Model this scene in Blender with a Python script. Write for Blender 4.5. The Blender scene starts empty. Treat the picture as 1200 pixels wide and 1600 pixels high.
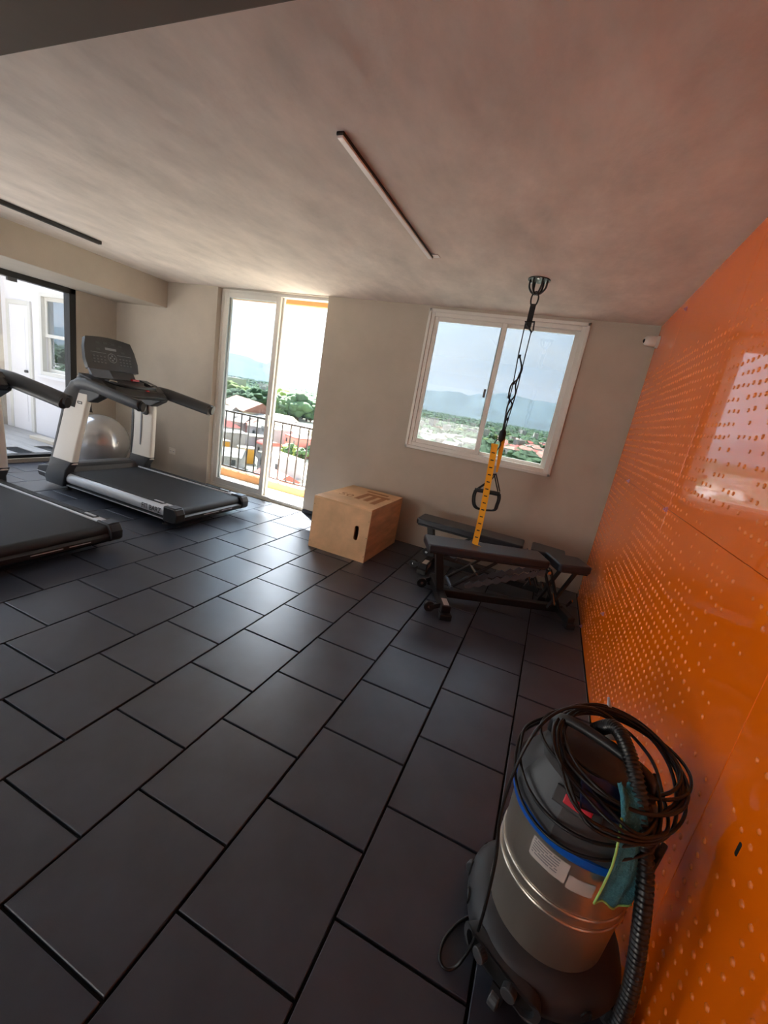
import bpy, bmesh, math, random
from mathutils import Vector, Matrix

# ------------------------------------------------------------------ camera
scene = bpy.context.scene
COL = scene.collection
CAM_H = 1.458
FPX = 653.42
PITCH, ROLL, YAW = 0.25421789, -0.176068794, -0.351304308
_cy, _sy = math.cos(YAW), math.sin(YAW)
FWD = Vector((_sy * math.cos(PITCH), _cy * math.cos(PITCH), -math.sin(PITCH)))
_r0 = Vector((_cy, -_sy, 0.0)); _d0 = FWD.cross(_r0)
RIGHT = math.cos(ROLL) * _r0 + math.sin(ROLL) * _d0
DOWN = -math.sin(ROLL) * _r0 + math.cos(ROLL) * _d0
EYE = Vector((0, 0, CAM_H))
cam_data = bpy.data.cameras.new('camera')
cam = bpy.data.objects.new('camera', cam_data)
COL.objects.link(cam)
cam_data.sensor_fit = 'VERTICAL'
cam_data.sensor_height = 24.0
cam_data.lens = FPX / 1600.0 * 24.0
cam_data.clip_start = 0.02
cam_data.clip_end = 40000.0
_m = Matrix((RIGHT, -DOWN, -FWD)).transposed().to_4x4()
_m.translation = EYE
cam.matrix_world = _m
scene.camera = cam

# ------------------------------------------------------------------ world, sun, exposure
SUN_DIR = Vector((-0.487, 0.376, 0.788)).normalized()      # towards the sun
SKY_STRENGTH = 0.55
SUN_GLOW = 7.0
SUN_STRENGTH = 15.0
EXPOSURE = 2.12
world = bpy.data.worlds.new('World'); scene.world = world
world.use_nodes = True
wn, wl = world.node_tree.nodes, world.node_tree.links
wn.clear()
wo = wn.new('ShaderNodeOutputWorld'); wb = wn.new('ShaderNodeBackground')
wtc = wn.new('ShaderNodeTexCoord'); wsep = wn.new('ShaderNodeSeparateXYZ')
wr = wn.new('ShaderNodeValToRGB')
wl.new(wtc.outputs['Generated'], wsep.inputs[0])
wl.new(wsep.outputs['Z'], wr.inputs[0])
els = wr.color_ramp.elements
els[0].position = 0.0; els[0].color = (0.90, 0.89, 0.86, 1)
els[1].position = 1.0; els[1].color = (0.30, 0.52, 0.86, 1)
e = els.new(0.12); e.color = (0.82, 0.88, 0.93, 1)
e = els.new(0.40); e.color = (0.58, 0.75, 0.92, 1)
wmap = wn.new('ShaderNodeMapping'); wmap.inputs['Scale'].default_value = (3.0, 3.0, 13.0)
wl.new(wtc.outputs['Generated'], wmap.inputs[0])
wno = wn.new('ShaderNodeTexNoise'); wno.inputs['Scale'].default_value = 1.3
wno.inputs['Detail'].default_value = 7; wno.inputs['Roughness'].default_value = 0.6
wl.new(wmap.outputs[0], wno.inputs['Vector'])
wcr = wn.new('ShaderNodeValToRGB')
wcr.color_ramp.elements[0].position = 0.36; wcr.color_ramp.elements[0].color = (0, 0, 0, 1)
wcr.color_ramp.elements[1].position = 0.68; wcr.color_ramp.elements[1].color = (1, 1, 1, 1)
wl.new(wno.outputs['Fac'], wcr.inputs[0])
wmix = wn.new('ShaderNodeMixRGB'); wmix.inputs['Color2'].default_value = (0.97, 0.96, 0.95, 1)
wl.new(wcr.outputs[0], wmix.inputs['Fac']); wl.new(wr.outputs[0], wmix.inputs['Color1'])
# the sky brightens towards the sun, as hazy skies do
wdot = wn.new('ShaderNodeVectorMath'); wdot.operation = 'DOT_PRODUCT'; wdot.inputs[1].default_value = SUN_DIR
wl.new(wtc.outputs['Generated'], wdot.inputs[0])
wmx = wn.new('ShaderNodeMath'); wmx.operation = 'MAXIMUM'; wmx.inputs[1].default_value = 0.0
wl.new(wdot.outputs['Value'], wmx.inputs[0])
wpw = wn.new('ShaderNodeMath'); wpw.operation = 'POWER'; wpw.inputs[1].default_value = 4.0
wl.new(wmx.outputs[0], wpw.inputs[0])
wgl = wn.new('ShaderNodeMath'); wgl.operation = 'MULTIPLY_ADD'; wgl.inputs[1].default_value = SUN_GLOW; wgl.inputs[2].default_value = 1.0
wl.new(wpw.outputs[0], wgl.inputs[0])
wsc = wn.new('ShaderNodeVectorMath'); wsc.operation = 'SCALE'
wl.new(wmix.outputs[0], wsc.inputs[0]); wl.new(wgl.outputs[0], wsc.inputs['Scale'])
wl.new(wsc.outputs[0], wb.inputs['Color'])
wb.inputs['Strength'].default_value = SKY_STRENGTH
wl.new(wb.outputs[0], wo.inputs[0])
sun_data = bpy.data.lights.new('sun', 'SUN'); sun_data.energy = SUN_STRENGTH
sun_data.angle = math.radians(0.6); sun_data.color = (1.0, 0.96, 0.90)
sun = bpy.data.objects.new('sun', sun_data); COL.objects.link(sun)
sun.rotation_euler = SUN_DIR.to_track_quat('Z', 'Y').to_euler()
sun.location = (0, 0, 60)
vs = scene.view_settings
scene.display_settings.display_device = 'sRGB'
vs.view_transform = 'Standard'; vs.look = 'None'; vs.gamma = 1.0
vs.exposure = EXPOSURE; vs.use_curve_mapping = False

random.seed(7)
# ------------------------------------------------------------------ helpers
def ray(x, y):
    return RIGHT * ((x - 600) / FPX) + DOWN * ((y - 800) / FPX) + FWD
def onZ(x, y, z=0.0):
    d = ray(x, y); return EYE + d * ((z - CAM_H) / d.z)
def onY(x, y, Y):
    d = ray(x, y); return EYE + d * (Y / d.y)
def onX(x, y, X):
    d = ray(x, y); return EYE + d * (X / d.x)
def lin(c):
    return tuple(((v / 255.0) / 12.92 if v / 255.0 <= 0.04045 else ((v / 255.0 + 0.055) / 1.055) ** 2.4) for v in c)

MATS = {}
def mat(name, rgb, rough=0.6, metal=0.0, var=0.0, vscale=6.0, bump=0.0, bscale=60.0, spec=0.5, coat=0.0,
        stretch=None, island=0.0, vdetail=4.0, rough_var=0.0):
    """procedural principled material: colour with noise variation, fine relief"""
    m = bpy.data.materials.new(name); m.use_nodes = True
    n, l = m.node_tree.nodes, m.node_tree.links
    b = n['Principled BSDF']
    c = lin(rgb)
    b.inputs['Base Color'].default_value = (*c, 1)
    b.inputs['Roughness'].default_value = rough
    b.inputs['Metallic'].default_value = metal
    b.inputs['Specular IOR Level'].default_value = spec
    b.inputs['Coat Weight'].default_value = coat
    b.inputs['Coat Roughness'].default_value = 0.04
    tc = n.new('ShaderNodeTexCoord'); src = tc.outputs['Object']
    if stretch:
        mp = n.new('ShaderNodeMapping'); mp.inputs['Scale'].default_value = stretch
        l.new(src, mp.inputs[0]); src = mp.outputs[0]
    cur = None
    if var > 0:
        nz = n.new('ShaderNodeTexNoise'); nz.inputs['Scale'].default_value = vscale
        nz.inputs['Detail'].default_value = vdetail; nz.inputs['Roughness'].default_value = 0.6
        l.new(src, nz.inputs['Vector'])
        rp = n.new('ShaderNodeValToRGB')
        rp.color_ramp.elements[0].position = 0.3; rp.color_ramp.elements[1].position = 0.7
        rp.color_ramp.elements[0].color = (*[max(0, v * (1 - var)) for v in c], 1)
        rp.color_ramp.elements[1].color = (*[min(1, v * (1 + var)) for v in c], 1)
        l.new(nz.outputs['Fac'], rp.inputs[0]); cur = rp.outputs[0]
        if rough_var > 0:
            mr = n.new('ShaderNodeMapRange')
            mr.inputs['From Min'].default_value = 0.3; mr.inputs['From Max'].default_value = 0.7
            mr.inputs['To Min'].default_value = rough - rough_var; mr.inputs['To Max'].default_value = rough + rough_var
            l.new(nz.outputs['Fac'], mr.inputs[0]); l.new(mr.outputs[0], b.inputs['Roughness'])
    if island > 0:
        gi = n.new('ShaderNodeNewGeometry'); hs = n.new('ShaderNodeHueSaturation')
        mr = n.new('ShaderNodeMapRange'); mr.inputs['To Min'].default_value = 1 - island; mr.inputs['To Max'].default_value = 1 + island
        l.new(gi.outputs['Random Per Island'], mr.inputs[0]); l.new(mr.outputs[0], hs.inputs['Value'])
        if cur: l.new(cur, hs.inputs['Color'])
        else: hs.inputs['Color'].default_value = (*c, 1)
        cur = hs.outputs[0]
    if cur: l.new(cur, b.inputs['Base Color'])
    if bump > 0:
        nb = n.new('ShaderNodeTexNoise'); nb.inputs['Scale'].default_value = bscale
        nb.inputs['Detail'].default_value = 5
        l.new(src, nb.inputs['Vector'])
        bp = n.new('ShaderNodeBump'); bp.inputs['Strength'].default_value = bump; bp.inputs['Distance'].default_value = 0.01
        l.new(nb.outputs['Fac'], bp.inputs['Height']); l.new(bp.outputs[0], b.inputs['Normal'])
    MATS[name] = m
    return m

def glass_mat(name, tint=(1, 1, 1), ior=1.45):
    m = bpy.data.materials.new(name); m.use_nodes = True
    n, l = m.node_tree.nodes, m.node_tree.links
    n.clear()
    o = n.new('ShaderNodeOutputMaterial'); mx = n.new('ShaderNodeMixShader')
    tr = n.new('ShaderNodeBsdfTransparent'); gl = n.new('ShaderNodeBsdfGlossy'); lw = n.new('ShaderNodeLayerWeight'); pw = n.new('ShaderNodeMath'); fr = n.new('ShaderNodeMath')
    tr.inputs[0].default_value = (*tint, 1); gl.inputs['Roughness'].default_value = 0.0
    lw.inputs['Blend'].default_value = 0.5
    pw.operation = 'POWER'; pw.inputs[1].default_value = 5.0; l.new(lw.outputs['Facing'], pw.inputs[0])
    fr.operation = 'MULTIPLY_ADD'; fr.inputs[1].default_value = 0.96; fr.inputs[2].default_value = 0.035; l.new(pw.outputs[0], fr.inputs[0])
    l.new(fr.outputs[0], mx.inputs[0]); l.new(tr.outputs[0], mx.inputs[1]); l.new(gl.outputs[0], mx.inputs[2])
    l.new(mx.outputs[0], o.inputs[0])
    MATS[name] = m
    return m

class MB:
    def __init__(s): s.v = []; s.f = []
    def add(s, vs_, fs_):
        o = len(s.v); s.v += [tuple(p) for p in vs_]; s.f += [tuple(i + o for i in f) for f in fs_]; return s
    def box(s, x0, x1, y0, y1, z0, z1, M=None):
        P = [Vector(p) for p in ((x0,y0,z0),(x1,y0,z0),(x1,y1,z0),(x0,y1,z0),(x0,y0,z1),(x1,y0,z1),(x1,y1,z1),(x0,y1,z1))]
        if M: P = [M @ p for p in P]
        return s.add(P, [(0,3,2,1),(4,5,6,7),(0,1,5,4),(1,2,6,5),(2,3,7,6),(3,0,4,7)])
    def bar(s, p0, p1, w, h, up=(0, 0, 1)):
        """rectangular bar from p0 to p1: w across, h along up"""
        p0, p1 = Vector(p0), Vector(p1); d = (p1 - p0); L = d.length; d.normalize()
        u = Vector(up); sd = d.cross(u).normalized(); u = sd.cross(d)
        M = Matrix((sd, d, u)).transposed().to_4x4(); M.translation = p0
        return s.box(-w/2, w/2, 0, L, -h/2, h/2, M)
    def cyl(s, p0, p1, r0, r1=None, n=16, cap=True):
        r1 = r0 if r1 is None else r1
        p0, p1 = Vector(p0), Vector(p1); d = (p1 - p0).normalized()
        a = d.orthogonal().normalized(); b = d.cross(a)
        P = []
        for p, r in ((p0, r0), (p1, r1)):
            for i in range(n):
                t = 2 * math.pi * i / n; P.append(p + (a * math.cos(t) + b * math.sin(t)) * r)
        F = [(i, (i + 1) % n, n + (i + 1) % n, n + i) for i in range(n)]
        if cap: F += [tuple(range(n - 1, -1, -1)), tuple(range(n, 2 * n))]
        return s.add(P, F)
    def tube(s, pts, r, n=8, closed=False, rad=None, ry=None):
        pts = [Vector(p) for p in pts]; N = len(pts); P = []; F = []
        nrm = None
        for i, p in enumerate(pts):
            if closed: t = pts[(i + 1) % N] - pts[i - 1]
            else: t = pts[min(i + 1, N - 1)] - pts[max(i - 1, 0)]
            t = t.normalized()
            if nrm is None:
                nrm = t.cross(Vector((0, 0, 1)))
                if nrm.length < 1e-3: nrm = t.cross(Vector((0, 1, 0)))
                nrm.normalize()
            else:
                nrm = (nrm - t * nrm.dot(t))
                nrm = nrm.normalized() if nrm.length > 1e-6 else t.orthogonal().normalized()
            b = t.cross(nrm)
            rr = rad[i] if rad else r
            rb = rr if ry is None else (ry[i] if isinstance(ry, (list, tuple)) else ry)
            for k in range(n):
                a = 2 * math.pi * k / n; P.append(p + nrm * math.cos(a) * rr + b * math.sin(a) * rb)
        m = N if closed else N - 1
        for i in range(m):
            j = (i + 1) % N
            for k in range(n):
                k2 = (k + 1) % n; F.append((i*n + k, i*n + k2, j*n + k2, j*n + k))
        if not closed:
            F.append(tuple(range(n - 1, -1, -1))); F.append(tuple((N - 1) * n + k for k in range(n)))
        return s.add(P, F)
    def lathe(s, prof, c=(0, 0, 0), n=32, a0=0.0, a1=2 * math.pi, close=True):
        full = abs(a1 - a0 - 2 * math.pi) < 1e-6
        N = n if full else n + 1; P = []; F = []
        for i in range(N):
            a = a0 + (a1 - a0) * i / n
            for r, z in prof: P.append((c[0] + r * math.cos(a), c[1] + r * math.sin(a), c[2] + z))
        K = len(prof)
        for i in range(n):
            j = (i + 1) % N
            for k in range(K - 1): F.append((i*K + k, j*K + k, j*K + k + 1, i*K + k + 1))
        return s.add(P, F)
    def prism(s, poly, axis, a0, a1):
        """extrude a 2D polygon along axis ('x': poly is (y,z); 'y': (x,z); 'z': (x,y))"""
        def to(p, a):
            return {'x': (a, p[0], p[1]), 'y': (p[0], a, p[1]), 'z': (p[0], p[1], a)}[axis]
        n = len(poly)
        P = [to(p, a0) for p in poly] + [to(p, a1) for p in poly]
        F = [(i, (i + 1) % n, n + (i + 1) % n, n + i) for i in range(n)]
        F += [tuple(range(n - 1, -1, -1)), tuple(range(n, 2 * n))]
        return s.add(P, F)
    def mesh(s, name):
        me = bpy.data.meshes.new(name); me.from_pydata(s.v, [], s.f); me.update()
        bm = bmesh.new(); bm.from_mesh(me); bmesh.ops.recalc_face_normals(bm, faces=bm.faces); bm.to_mesh(me); bm.free()
        return me
    def build(s, name, m, parent=None, bevel=0.0, smooth=False, seg=2):
        return obj(name, s.mesh(name), m, parent, bevel, smooth, seg)

def obj(name, me, m=None, parent=None, bevel=0.0, smooth=False, seg=2):
    o = bpy.data.objects.new(name, me); COL.objects.link(o)
    if m is not None:
        me.materials.clear(); me.materials.append(m)
    if parent is not None: o.parent = parent
    if smooth:
        for p in me.polygons: p.use_smooth = True
    if bevel > 0:
        b = o.modifiers.new('bevel', 'BEVEL'); b.width = bevel; b.segments = seg; b.limit_method = 'ANGLE'
        b.angle_limit = math.radians(35)
    return o
def smooth_angle(o, ang=40):
    me = o.data
    for p in me.polygons: p.use_smooth = True
    bm = bmesh.new(); bm.from_mesh(me)
    for ed in bm.edges:
        if len(ed.link_faces) == 2 and ed.calc_face_angle(0) > math.radians(ang): ed.smooth = False
    bm.to_mesh(me); bm.free()
    return o
def plate(outline, holes, depth):
    """mesh of a flat plate in XY with holes, thickness along Z centred"""
    cu = bpy.data.curves.new('plate', 'CURVE'); cu.dimensions = '2D'; cu.fill_mode = 'BOTH'; cu.extrude = depth / 2
    for pts in [outline] + holes:
        sp = cu.splines.new('POLY'); sp.points.add(len(pts) - 1)
        for i, p in enumerate(pts): sp.points[i].co = (p[0], p[1], 0, 1)
        sp.use_cyclic_u = True
    t = bpy.data.objects.new('tmp', cu); COL.objects.link(t)
    bpy.context.view_layer.update()
    me = bpy.data.meshes.new_from_object(t.evaluated_get(bpy.context.evaluated_depsgraph_get()))
    bpy.data.objects.remove(t); bpy.data.curves.remove(cu)
    return me
def text_mesh(txt, size, depth=0.0005, align='CENTER'):
    cu = bpy.data.curves.new('txt', 'FONT'); cu.body = txt; cu.size = size; cu.extrude = depth
    cu.align_x = align; cu.align_y = 'CENTER'
    t = bpy.data.objects.new('tmp', cu); COL.objects.link(t)
    bpy.context.view_layer.update()
    me = bpy.data.meshes.new_from_object(t.evaluated_get(bpy.context.evaluated_depsgraph_get()))
    bpy.data.objects.remove(t); bpy.data.curves.remove(cu)
    return me
def tag(o, label=None, cat=None, group=None, kind=None):
    if label: o['label'] = label
    if cat: o['category'] = cat
    if group: o['group'] = group
    if kind: o['kind'] = kind
    return o
def thing(name, label, cat, loc=(0, 0, 0), rz=0.0, group=None):
    o = bpy.data.objects.new(name, None); COL.objects.link(o)
    o.location = loc; o.rotation_euler = (0, 0, rz); o.empty_display_size = 0.1
    return tag(o, label, cat, group)
def struct(o): o['kind'] = 'structure'; return o
def copy_tree(o, parent=None):
    c = o.copy(); COL.objects.link(c)
    if parent is not None: c.parent = parent
    for ch in o.children: copy_tree(ch, c)
    return c
def rrect(x0, x1, y0, y1, r, n=6):
    P = []
    for cx, cy, a in ((x1 - r, y1 - r, 0), (x0 + r, y1 - r, 90), (x0 + r, y0 + r, 180), (x1 - r, y0 + r, 270)):
        for i in range(n + 1):
            t = math.radians(a + 90 * i / n); P.append((cx + r * math.cos(t), cy + r * math.sin(t)))
    return P
def catmull(pts, k=8, closed=False):
    pts = [Vector(p) for p in pts]; N = len(pts); out = []
    rng = N if closed else N - 1
    for i in range(rng):
        if closed: a, b, c, d = pts[i - 1], pts[i], pts[(i + 1) % N], pts[(i + 2) % N]
        else: a, b, c, d = pts[max(i - 1, 0)], pts[i], pts[i + 1], pts[min(i + 2, N - 1)]
        for j in range(k):
            t = j / k
            out.append(0.5 * ((2 * b) + (-a + c) * t + (2*a - 5*b + 4*c - d) * t*t + (-a + 3*b - 3*c + d) * t**3))
    if not closed: out.append(pts[-1])
    return out

# ------------------------------------------------------------------ materials
mat('wall_paint', (184, 174, 159), 0.75, var=0.05, vscale=3, bump=0.15, bscale=90)
mat('ceiling_plaster', (226, 214, 204), 0.85, var=0.15, vscale=2.6, bump=1.0, bscale=5, stretch=(1.6, 0.8, 1), vdetail=6)
mat('beam_shade', (88, 80, 73), 0.8, var=0.05)  # dark base colour stands in for shade on the soffit near the camera
mat('rubber', (58, 64, 76), 0.32, var=0.20, vscale=4.5, bump=0.08, bscale=400, spec=0.7, rough_var=0.03)
mat('joint', (8, 8, 9), 0.9)
mat('white_alu', (222, 220, 212), 0.4, var=0.02)
mat('black_alu', (24, 23, 23), 0.45, var=0.1)
mat('orange_gloss', (250, 112, 8), 0.03, var=0.04, vscale=2, spec=0.5)
MATS['orange_gloss'].node_tree.nodes['Principled BSDF'].inputs['IOR'].default_value = 1.85
mat('orange_bump', (244, 122, 36), 0.25, spec=0.7)
mat('orange_ext', (236, 150, 60), 0.7, var=0.05)
mat('lintel', (228, 170, 104), 0.7, var=0.04)
mat('curb', (206, 146, 98), 0.75, var=0.12, vscale=8)
mat('dark_frame', (52, 44, 42), 0.5)
mat('cream_tile', (204, 194, 177), 0.6, var=0.05)
mat('white_plaster', (238, 236, 238), 0.8, var=0.02)
mat('grey_plank', (168, 165, 160), 0.55, var=0.15, vscale=3, stretch=(1, 8, 1))
mat('plywood', (226, 184, 138), 0.5, var=0.22, vscale=2.4, bump=0.05, bscale=20, stretch=(1.2, 1.2, 6), vdetail=8)
mat('ply_print', (168, 112, 68), 0.6, var=0.1)
mat('ply_edge', (190, 150, 108), 0.6, var=0.25, vscale=20, stretch=(1, 1, 30))
mat('black_void', (6, 6, 6), 0.9)
mat('black_plastic', (26, 26, 28), 0.42, var=0.1)
mat('grey_plastic', (84, 84, 84), 0.5, var=0.08, vscale=20)
mat('dark_grey_plastic', (48, 49, 51), 0.45, var=0.06)
mat('silver_paint', (206, 210, 214), 0.35, metal=0.15, var=0.03)
mat('white_plastic', (214, 208, 198), 0.4, var=0.02)
mat('belt', (23, 25, 30), 0.6, var=0.12, vscale=30, bump=0.1, bscale=500)
mat('grip', (44, 46, 48), 0.7, bump=0.4, bscale=300)
mat('console_black', (22, 23, 26), 0.3, var=0.05)
mat('print_grey', (120, 122, 126), 0.5)
mat('print_dark', (34, 34, 36), 0.5)
mat('red_plastic', (200, 24, 48), 0.35)
mat('chrome', (200, 200, 200), 0.15, metal=1.0)
mat('ball_silver', (196, 194, 192), 0.2, metal=0.45, var=0.03, spec=0.9)
mat('vinyl', (38, 42, 50), 0.32, var=0.08, vscale=15, bump=0.06, bscale=300)
mat('steel_black', (24, 24, 26), 0.38, var=0.1)
mat('steel_grey', (96, 104, 114), 0.4, metal=0.4, var=0.08)
mat('yellow_web', (250, 176, 10), 0.65, var=0.05, bump=0.2, bscale=500)
mat('black_web', (16, 16, 18), 0.7, bump=0.2, bscale=500)
mat('brushed_steel', (206, 197, 184), 0.33, metal=0.9, var=0.06, vscale=9, stretch=(1, 1, 0.04), bump=0.02, bscale=60)
mat('blue_plastic', (14, 92, 190), 0.35)
mat('navy_plastic', (22, 42, 84), 0.4)
mat('vac_grey', (64, 66, 69), 0.45, var=0.05)
mat('vac_base', (52, 54, 58), 0.55, var=0.06)
mat('cord_black', (14, 14, 15), 0.35)
mat('hose_black', (26, 26, 27), 0.3)
mat('cloth_teal', (62, 128, 142), 0.95, var=0.2, vscale=40, bump=0.5, bscale=200)
mat('cloth_edge', (170, 214, 120), 0.9)
mat('label_white', (196, 190, 184), 0.6)
mat('lamp_diffuser', (252, 250, 248), 0.4)
mat('fastener', (196, 120, 120), 0.3, metal=0.3)
mat('outlet_white', (206, 198, 184), 0.45)
glass_mat('window_glass', (0.43, 0.455, 0.47)); glass_mat('door_glass', (0.72, 0.745, 0.76)); glass_mat('terrace_glass', (0.71, 0.72, 0.74))

# ------------------------------------------------------------------ the room
BW, OX, LX, ZC = 4.27, 0.548, -5.9, 2.44     # back wall, orange wall, left wall, ceiling
FY = -3.2                                    # wall behind the camera
TP, TX0 = 0.400, -0.6426
# floor slab + rubber tiles
floor = struct(MB().box(LX, OX + 0.1, FY, BW + 0.06, -0.30, -0.012).build('floor', MATS['joint']))
tile_cache = {}
def tile_mesh(w, h):
    k = (round(w, 3), round(h, 3))
    if k not in tile_cache:
        b = 0.002; z0, z1 = -0.012, 0.0
        P = [(-w/2, -h/2, z0), (w/2, -h/2, z0), (w/2, h/2, z0), (-w/2, h/2, z0),
             (-w/2, -h/2, z1 - b), (w/2, -h/2, z1 - b), (w/2, h/2, z1 - b), (-w/2, h/2, z1 - b),
             (-w/2 + b, -h/2 + b, z1), (w/2 - b, -h/2 + b, z1), (w/2 - b, h/2 - b, z1), (-w/2 + b, h/2 - b, z1)]
        F = [(0,3,2,1)] + [(i, (i+1) % 4, 4 + (i+1) % 4, 4 + i) for i in range(4)] + \
            [(4 + i, 4 + (i+1) % 4, 8 + (i+1) % 4, 8 + i) for i in range(4)] + [(8, 9, 10, 11)]
        me = bpy.data.meshes.new('tile'); me.from_pydata(P, [], F); me.update(); me.materials.append(MATS['rubber'])
        tile_cache[k] = me
    return tile_cache[k]
TL = 0.404; J = 0.0095
near = MB()
for i in range(-14, 4):
    xa, xb = max(TX0 + i * TP, LX + 0.005), min(TX0 + (i + 1) * TP, OX - 0.004)
    if xb - xa < 0.03: continue
    y0 = (1.056 if i % 2 == 0 else 1.254) - 11 * TL
    for k in range(-2, 22):
        ya, yb = y0 + k * TL, y0 + (k + 1) * TL
        ya, yb = max(ya, FY + 0.01), min(yb, BW)
        if yb - ya < 0.03: continue
        w, h = xb - xa - J, yb - ya - J
        if yb < 0.3:
            near.box((xa + xb) / 2 - w / 2, (xa + xb) / 2 + w / 2, (ya + yb) / 2 - h / 2, (ya + yb) / 2 + h / 2, -0.012, 0)
            continue
        o = obj('tile', tile_mesh(w, h), None, floor)
        o.location = ((xa + xb) / 2, (ya + yb) / 2, random.uniform(-0.0012, 0.0008))
        o.rotation_euler = (0, 0, random.uniform(-0.003, 0.003))
o = near.build('tile_field', MATS['rubber'], floor); o['kind'] = 'stuff'

# back wall with balcony door and window openings
DX0, DX1 = -4.155, -2.62
WX0, WX1, WZ0, WZ1 = -1.462, 0.022, 1.04, 2.412
WT = 0.16
wb_ = MB()
wb_.box(LX - 0.15, DX0, BW, BW + WT, 0, ZC + 0.2)
wb_.box(DX1, WX0, BW, BW + WT, 0, ZC + 0.2)
wb_.box(WX0, WX1, BW, BW + WT, 0, WZ0)
wb_.box(WX0, WX1, BW, BW + WT, WZ1, ZC + 0.2)
wb_.box(WX1, OX + 0.15, BW, BW + WT, 0, ZC + 0.2)
wb_.box(DX0, DX1, BW, BW + WT, ZC - 0.005, ZC + 0.2)
struct(wb_.build('wall_back', MATS['wall_paint']))
struct(MB().box(DX1 + 0.01, -1.45, BW - 0.012, BW - 0.001, 0.0, 0.045).build('baseboard_back', MATS['black_plastic']))
# ceiling, beams
ceiling = struct(MB().box(LX - 0.15, OX + 0.15, FY - 0.1, BW + WT, ZC, ZC + 0.25).build('ceiling', MATS['ceiling_plaster']))
MB().box(LX, -4.97, FY, BW - 0.001, 2.13, ZC + 0.01).build('beam', MATS['wall_paint'], ceiling, bevel=0.006)
MB().box(-4.96, OX + 0.1, FY, 0.822, 2.15, ZC + 0.01).build('beam', MATS['beam_shade'], ceiling, bevel=0.006)
# left wall with wide glazed opening
LY1 = 3.742
wl_ = MB()
wl_.box(LX - 0.15, LX, LY1, BW, 0, ZC)
wl_.box(LX - 0.15, LX, FY, LY1, 2.20, ZC)
wl_.box(LX - 0.15, LX, FY, LY1, 0, 0.045)
wl_.box(LX - 0.15, LX, FY, -2.9, 0.045, 2.2)
struct(wl_.build('wall_left', MATS['wall_paint']))
# wall behind the camera: piers, lintel and a wide opening added for daylight
wf = MB()
wf.box(LX - 0.15, -3.8, FY - 0.15, FY, 0, 2.25)
wf.box(-2.0, OX + 0.15, FY - 0.15, FY, 0, 2.25)
wf.box(LX - 0.15, OX + 0.15, FY - 0.15, FY, 2.25, ZC)
struct(wf.build('wall_front', MATS['wall_paint']))
# orange wall of glossy panels with raised dots
wall_right = struct(MB().box(OX + 0.012, OX + 0.16, FY, BW, 0, ZC).build('wall_right', MATS['orange_ext']))
yb_ = [BW - 0.03, 3.45, 2.27, 1.09, -0.09, -1.27, -2.45, FY + 0.01]
zb_ = [0.0, 1.205, 2.432]
for a, b in zip(yb_[:-1], yb_[1:]):
    for c, d in zip(zb_[:-1], zb_[1:]):
        MB().box(OX, OX + 0.013, b + 0.0008, a - 0.0008, c + 0.0008, d - 0.0008).build('panel', MATS['orange_gloss'], wall_right, bevel=0.0012, seg=1)
DOT = 0.0447
def dot_geo(r, h, n=8):
    P = []; F = []
    rings = ((r, 0.0), (r * 0.82, h * 0.7), (r * 0.45, h))
    for rr, hh in rings:
        for i in range(n):
            a = 2 * math.pi * i / n; P.append((-hh, rr * math.cos(a), rr * math.sin(a)))
    for q in range(2):
        for i in range(n): F.append((q*n + i, (q+1)*n + i, (q+1)*n + (i+1) % n, q*n + (i+1) % n))
    F.append(tuple(2*n + i for i in range(n - 1, -1, -1)))
    return P, F
dots = []
rd = random.Random(3)
def dot_noise(y, z):
    return (math.sin(y * 3.1 + 1.3 * math.sin(z * 2.7)) + math.sin(z * 4.3 + 2.0 * math.sin(y * 1.9 + .6)) + 0.8 * math.sin((y + z) * 5.7)) / 2.8
k0 = int((0.2) / DOT); 
for iy in range(4, 94):
    for iz in range(1, 49):
        y, z = 2.117 - 43 * DOT + (iy - 4) * DOT + 0.0, 0.026 + iz * DOT
        if y > BW - 0.08 or y < 0.15: continue
        if any(abs(y - s) < 0.015 for s in yb_) or abs(z - 1.205) < 0.015: continue
        nv = dot_noise(y, z) + rd.uniform(-0.75, 0.75) + (0.45 if z > 1.25 else 0.0)
        if nv < -0.42: continue
        y += rd.uniform(-0.003, 0.003); z += rd.uniform(-0.003, 0.003)
        if z > 2.08 - 0.1 * rd.random(): continue
        r = 0.0062 + 0.0038 * min(1, max(0, nv * 0.6 + 0.4)) 
        dots.append((y, z, r))
dots.sort(key=lambda d: -(d[2] / math.hypot(OX, d[0], d[1] - CAM_H)))
rad_set = [0.0058, 0.0068, 0.0078, 0.0088, 0.0096]
dot_me = []
for r in rad_set:
    P, F = dot_geo(r, r * 0.42); me = bpy.data.meshes.new('raised_dot'); me.from_pydata(P, [], F); me.update()
    for p in me.polygons: p.use_smooth = True
    me.materials.append(MATS['orange_bump']); dot_me.append(me)
vis = [d for d in dots if d[0] > 0.62 and not (d[1] < 0.75 and d[0] < 1.25)]
first = set(vis[:300])
rest = MB()
for d in dots:
    ri = min(range(5), key=lambda i: abs(rad_set[i] - d[2]))
    if d in first:
        o = obj('raised_dot', dot_me[ri], None, wall_right); o.location = (OX, d[0], d[1])
    else:
        P, F = dot_geo(rad_set[ri], rad_set[ri] * 0.42, 6); rest.add([(p[0] + OX, p[1] + d[0], p[2] + d[1]) for p in P], F)
o = rest.build('raised_dots_field', MATS['orange_bump'], wall_right, smooth=True); o['kind'] = 'stuff'
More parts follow.
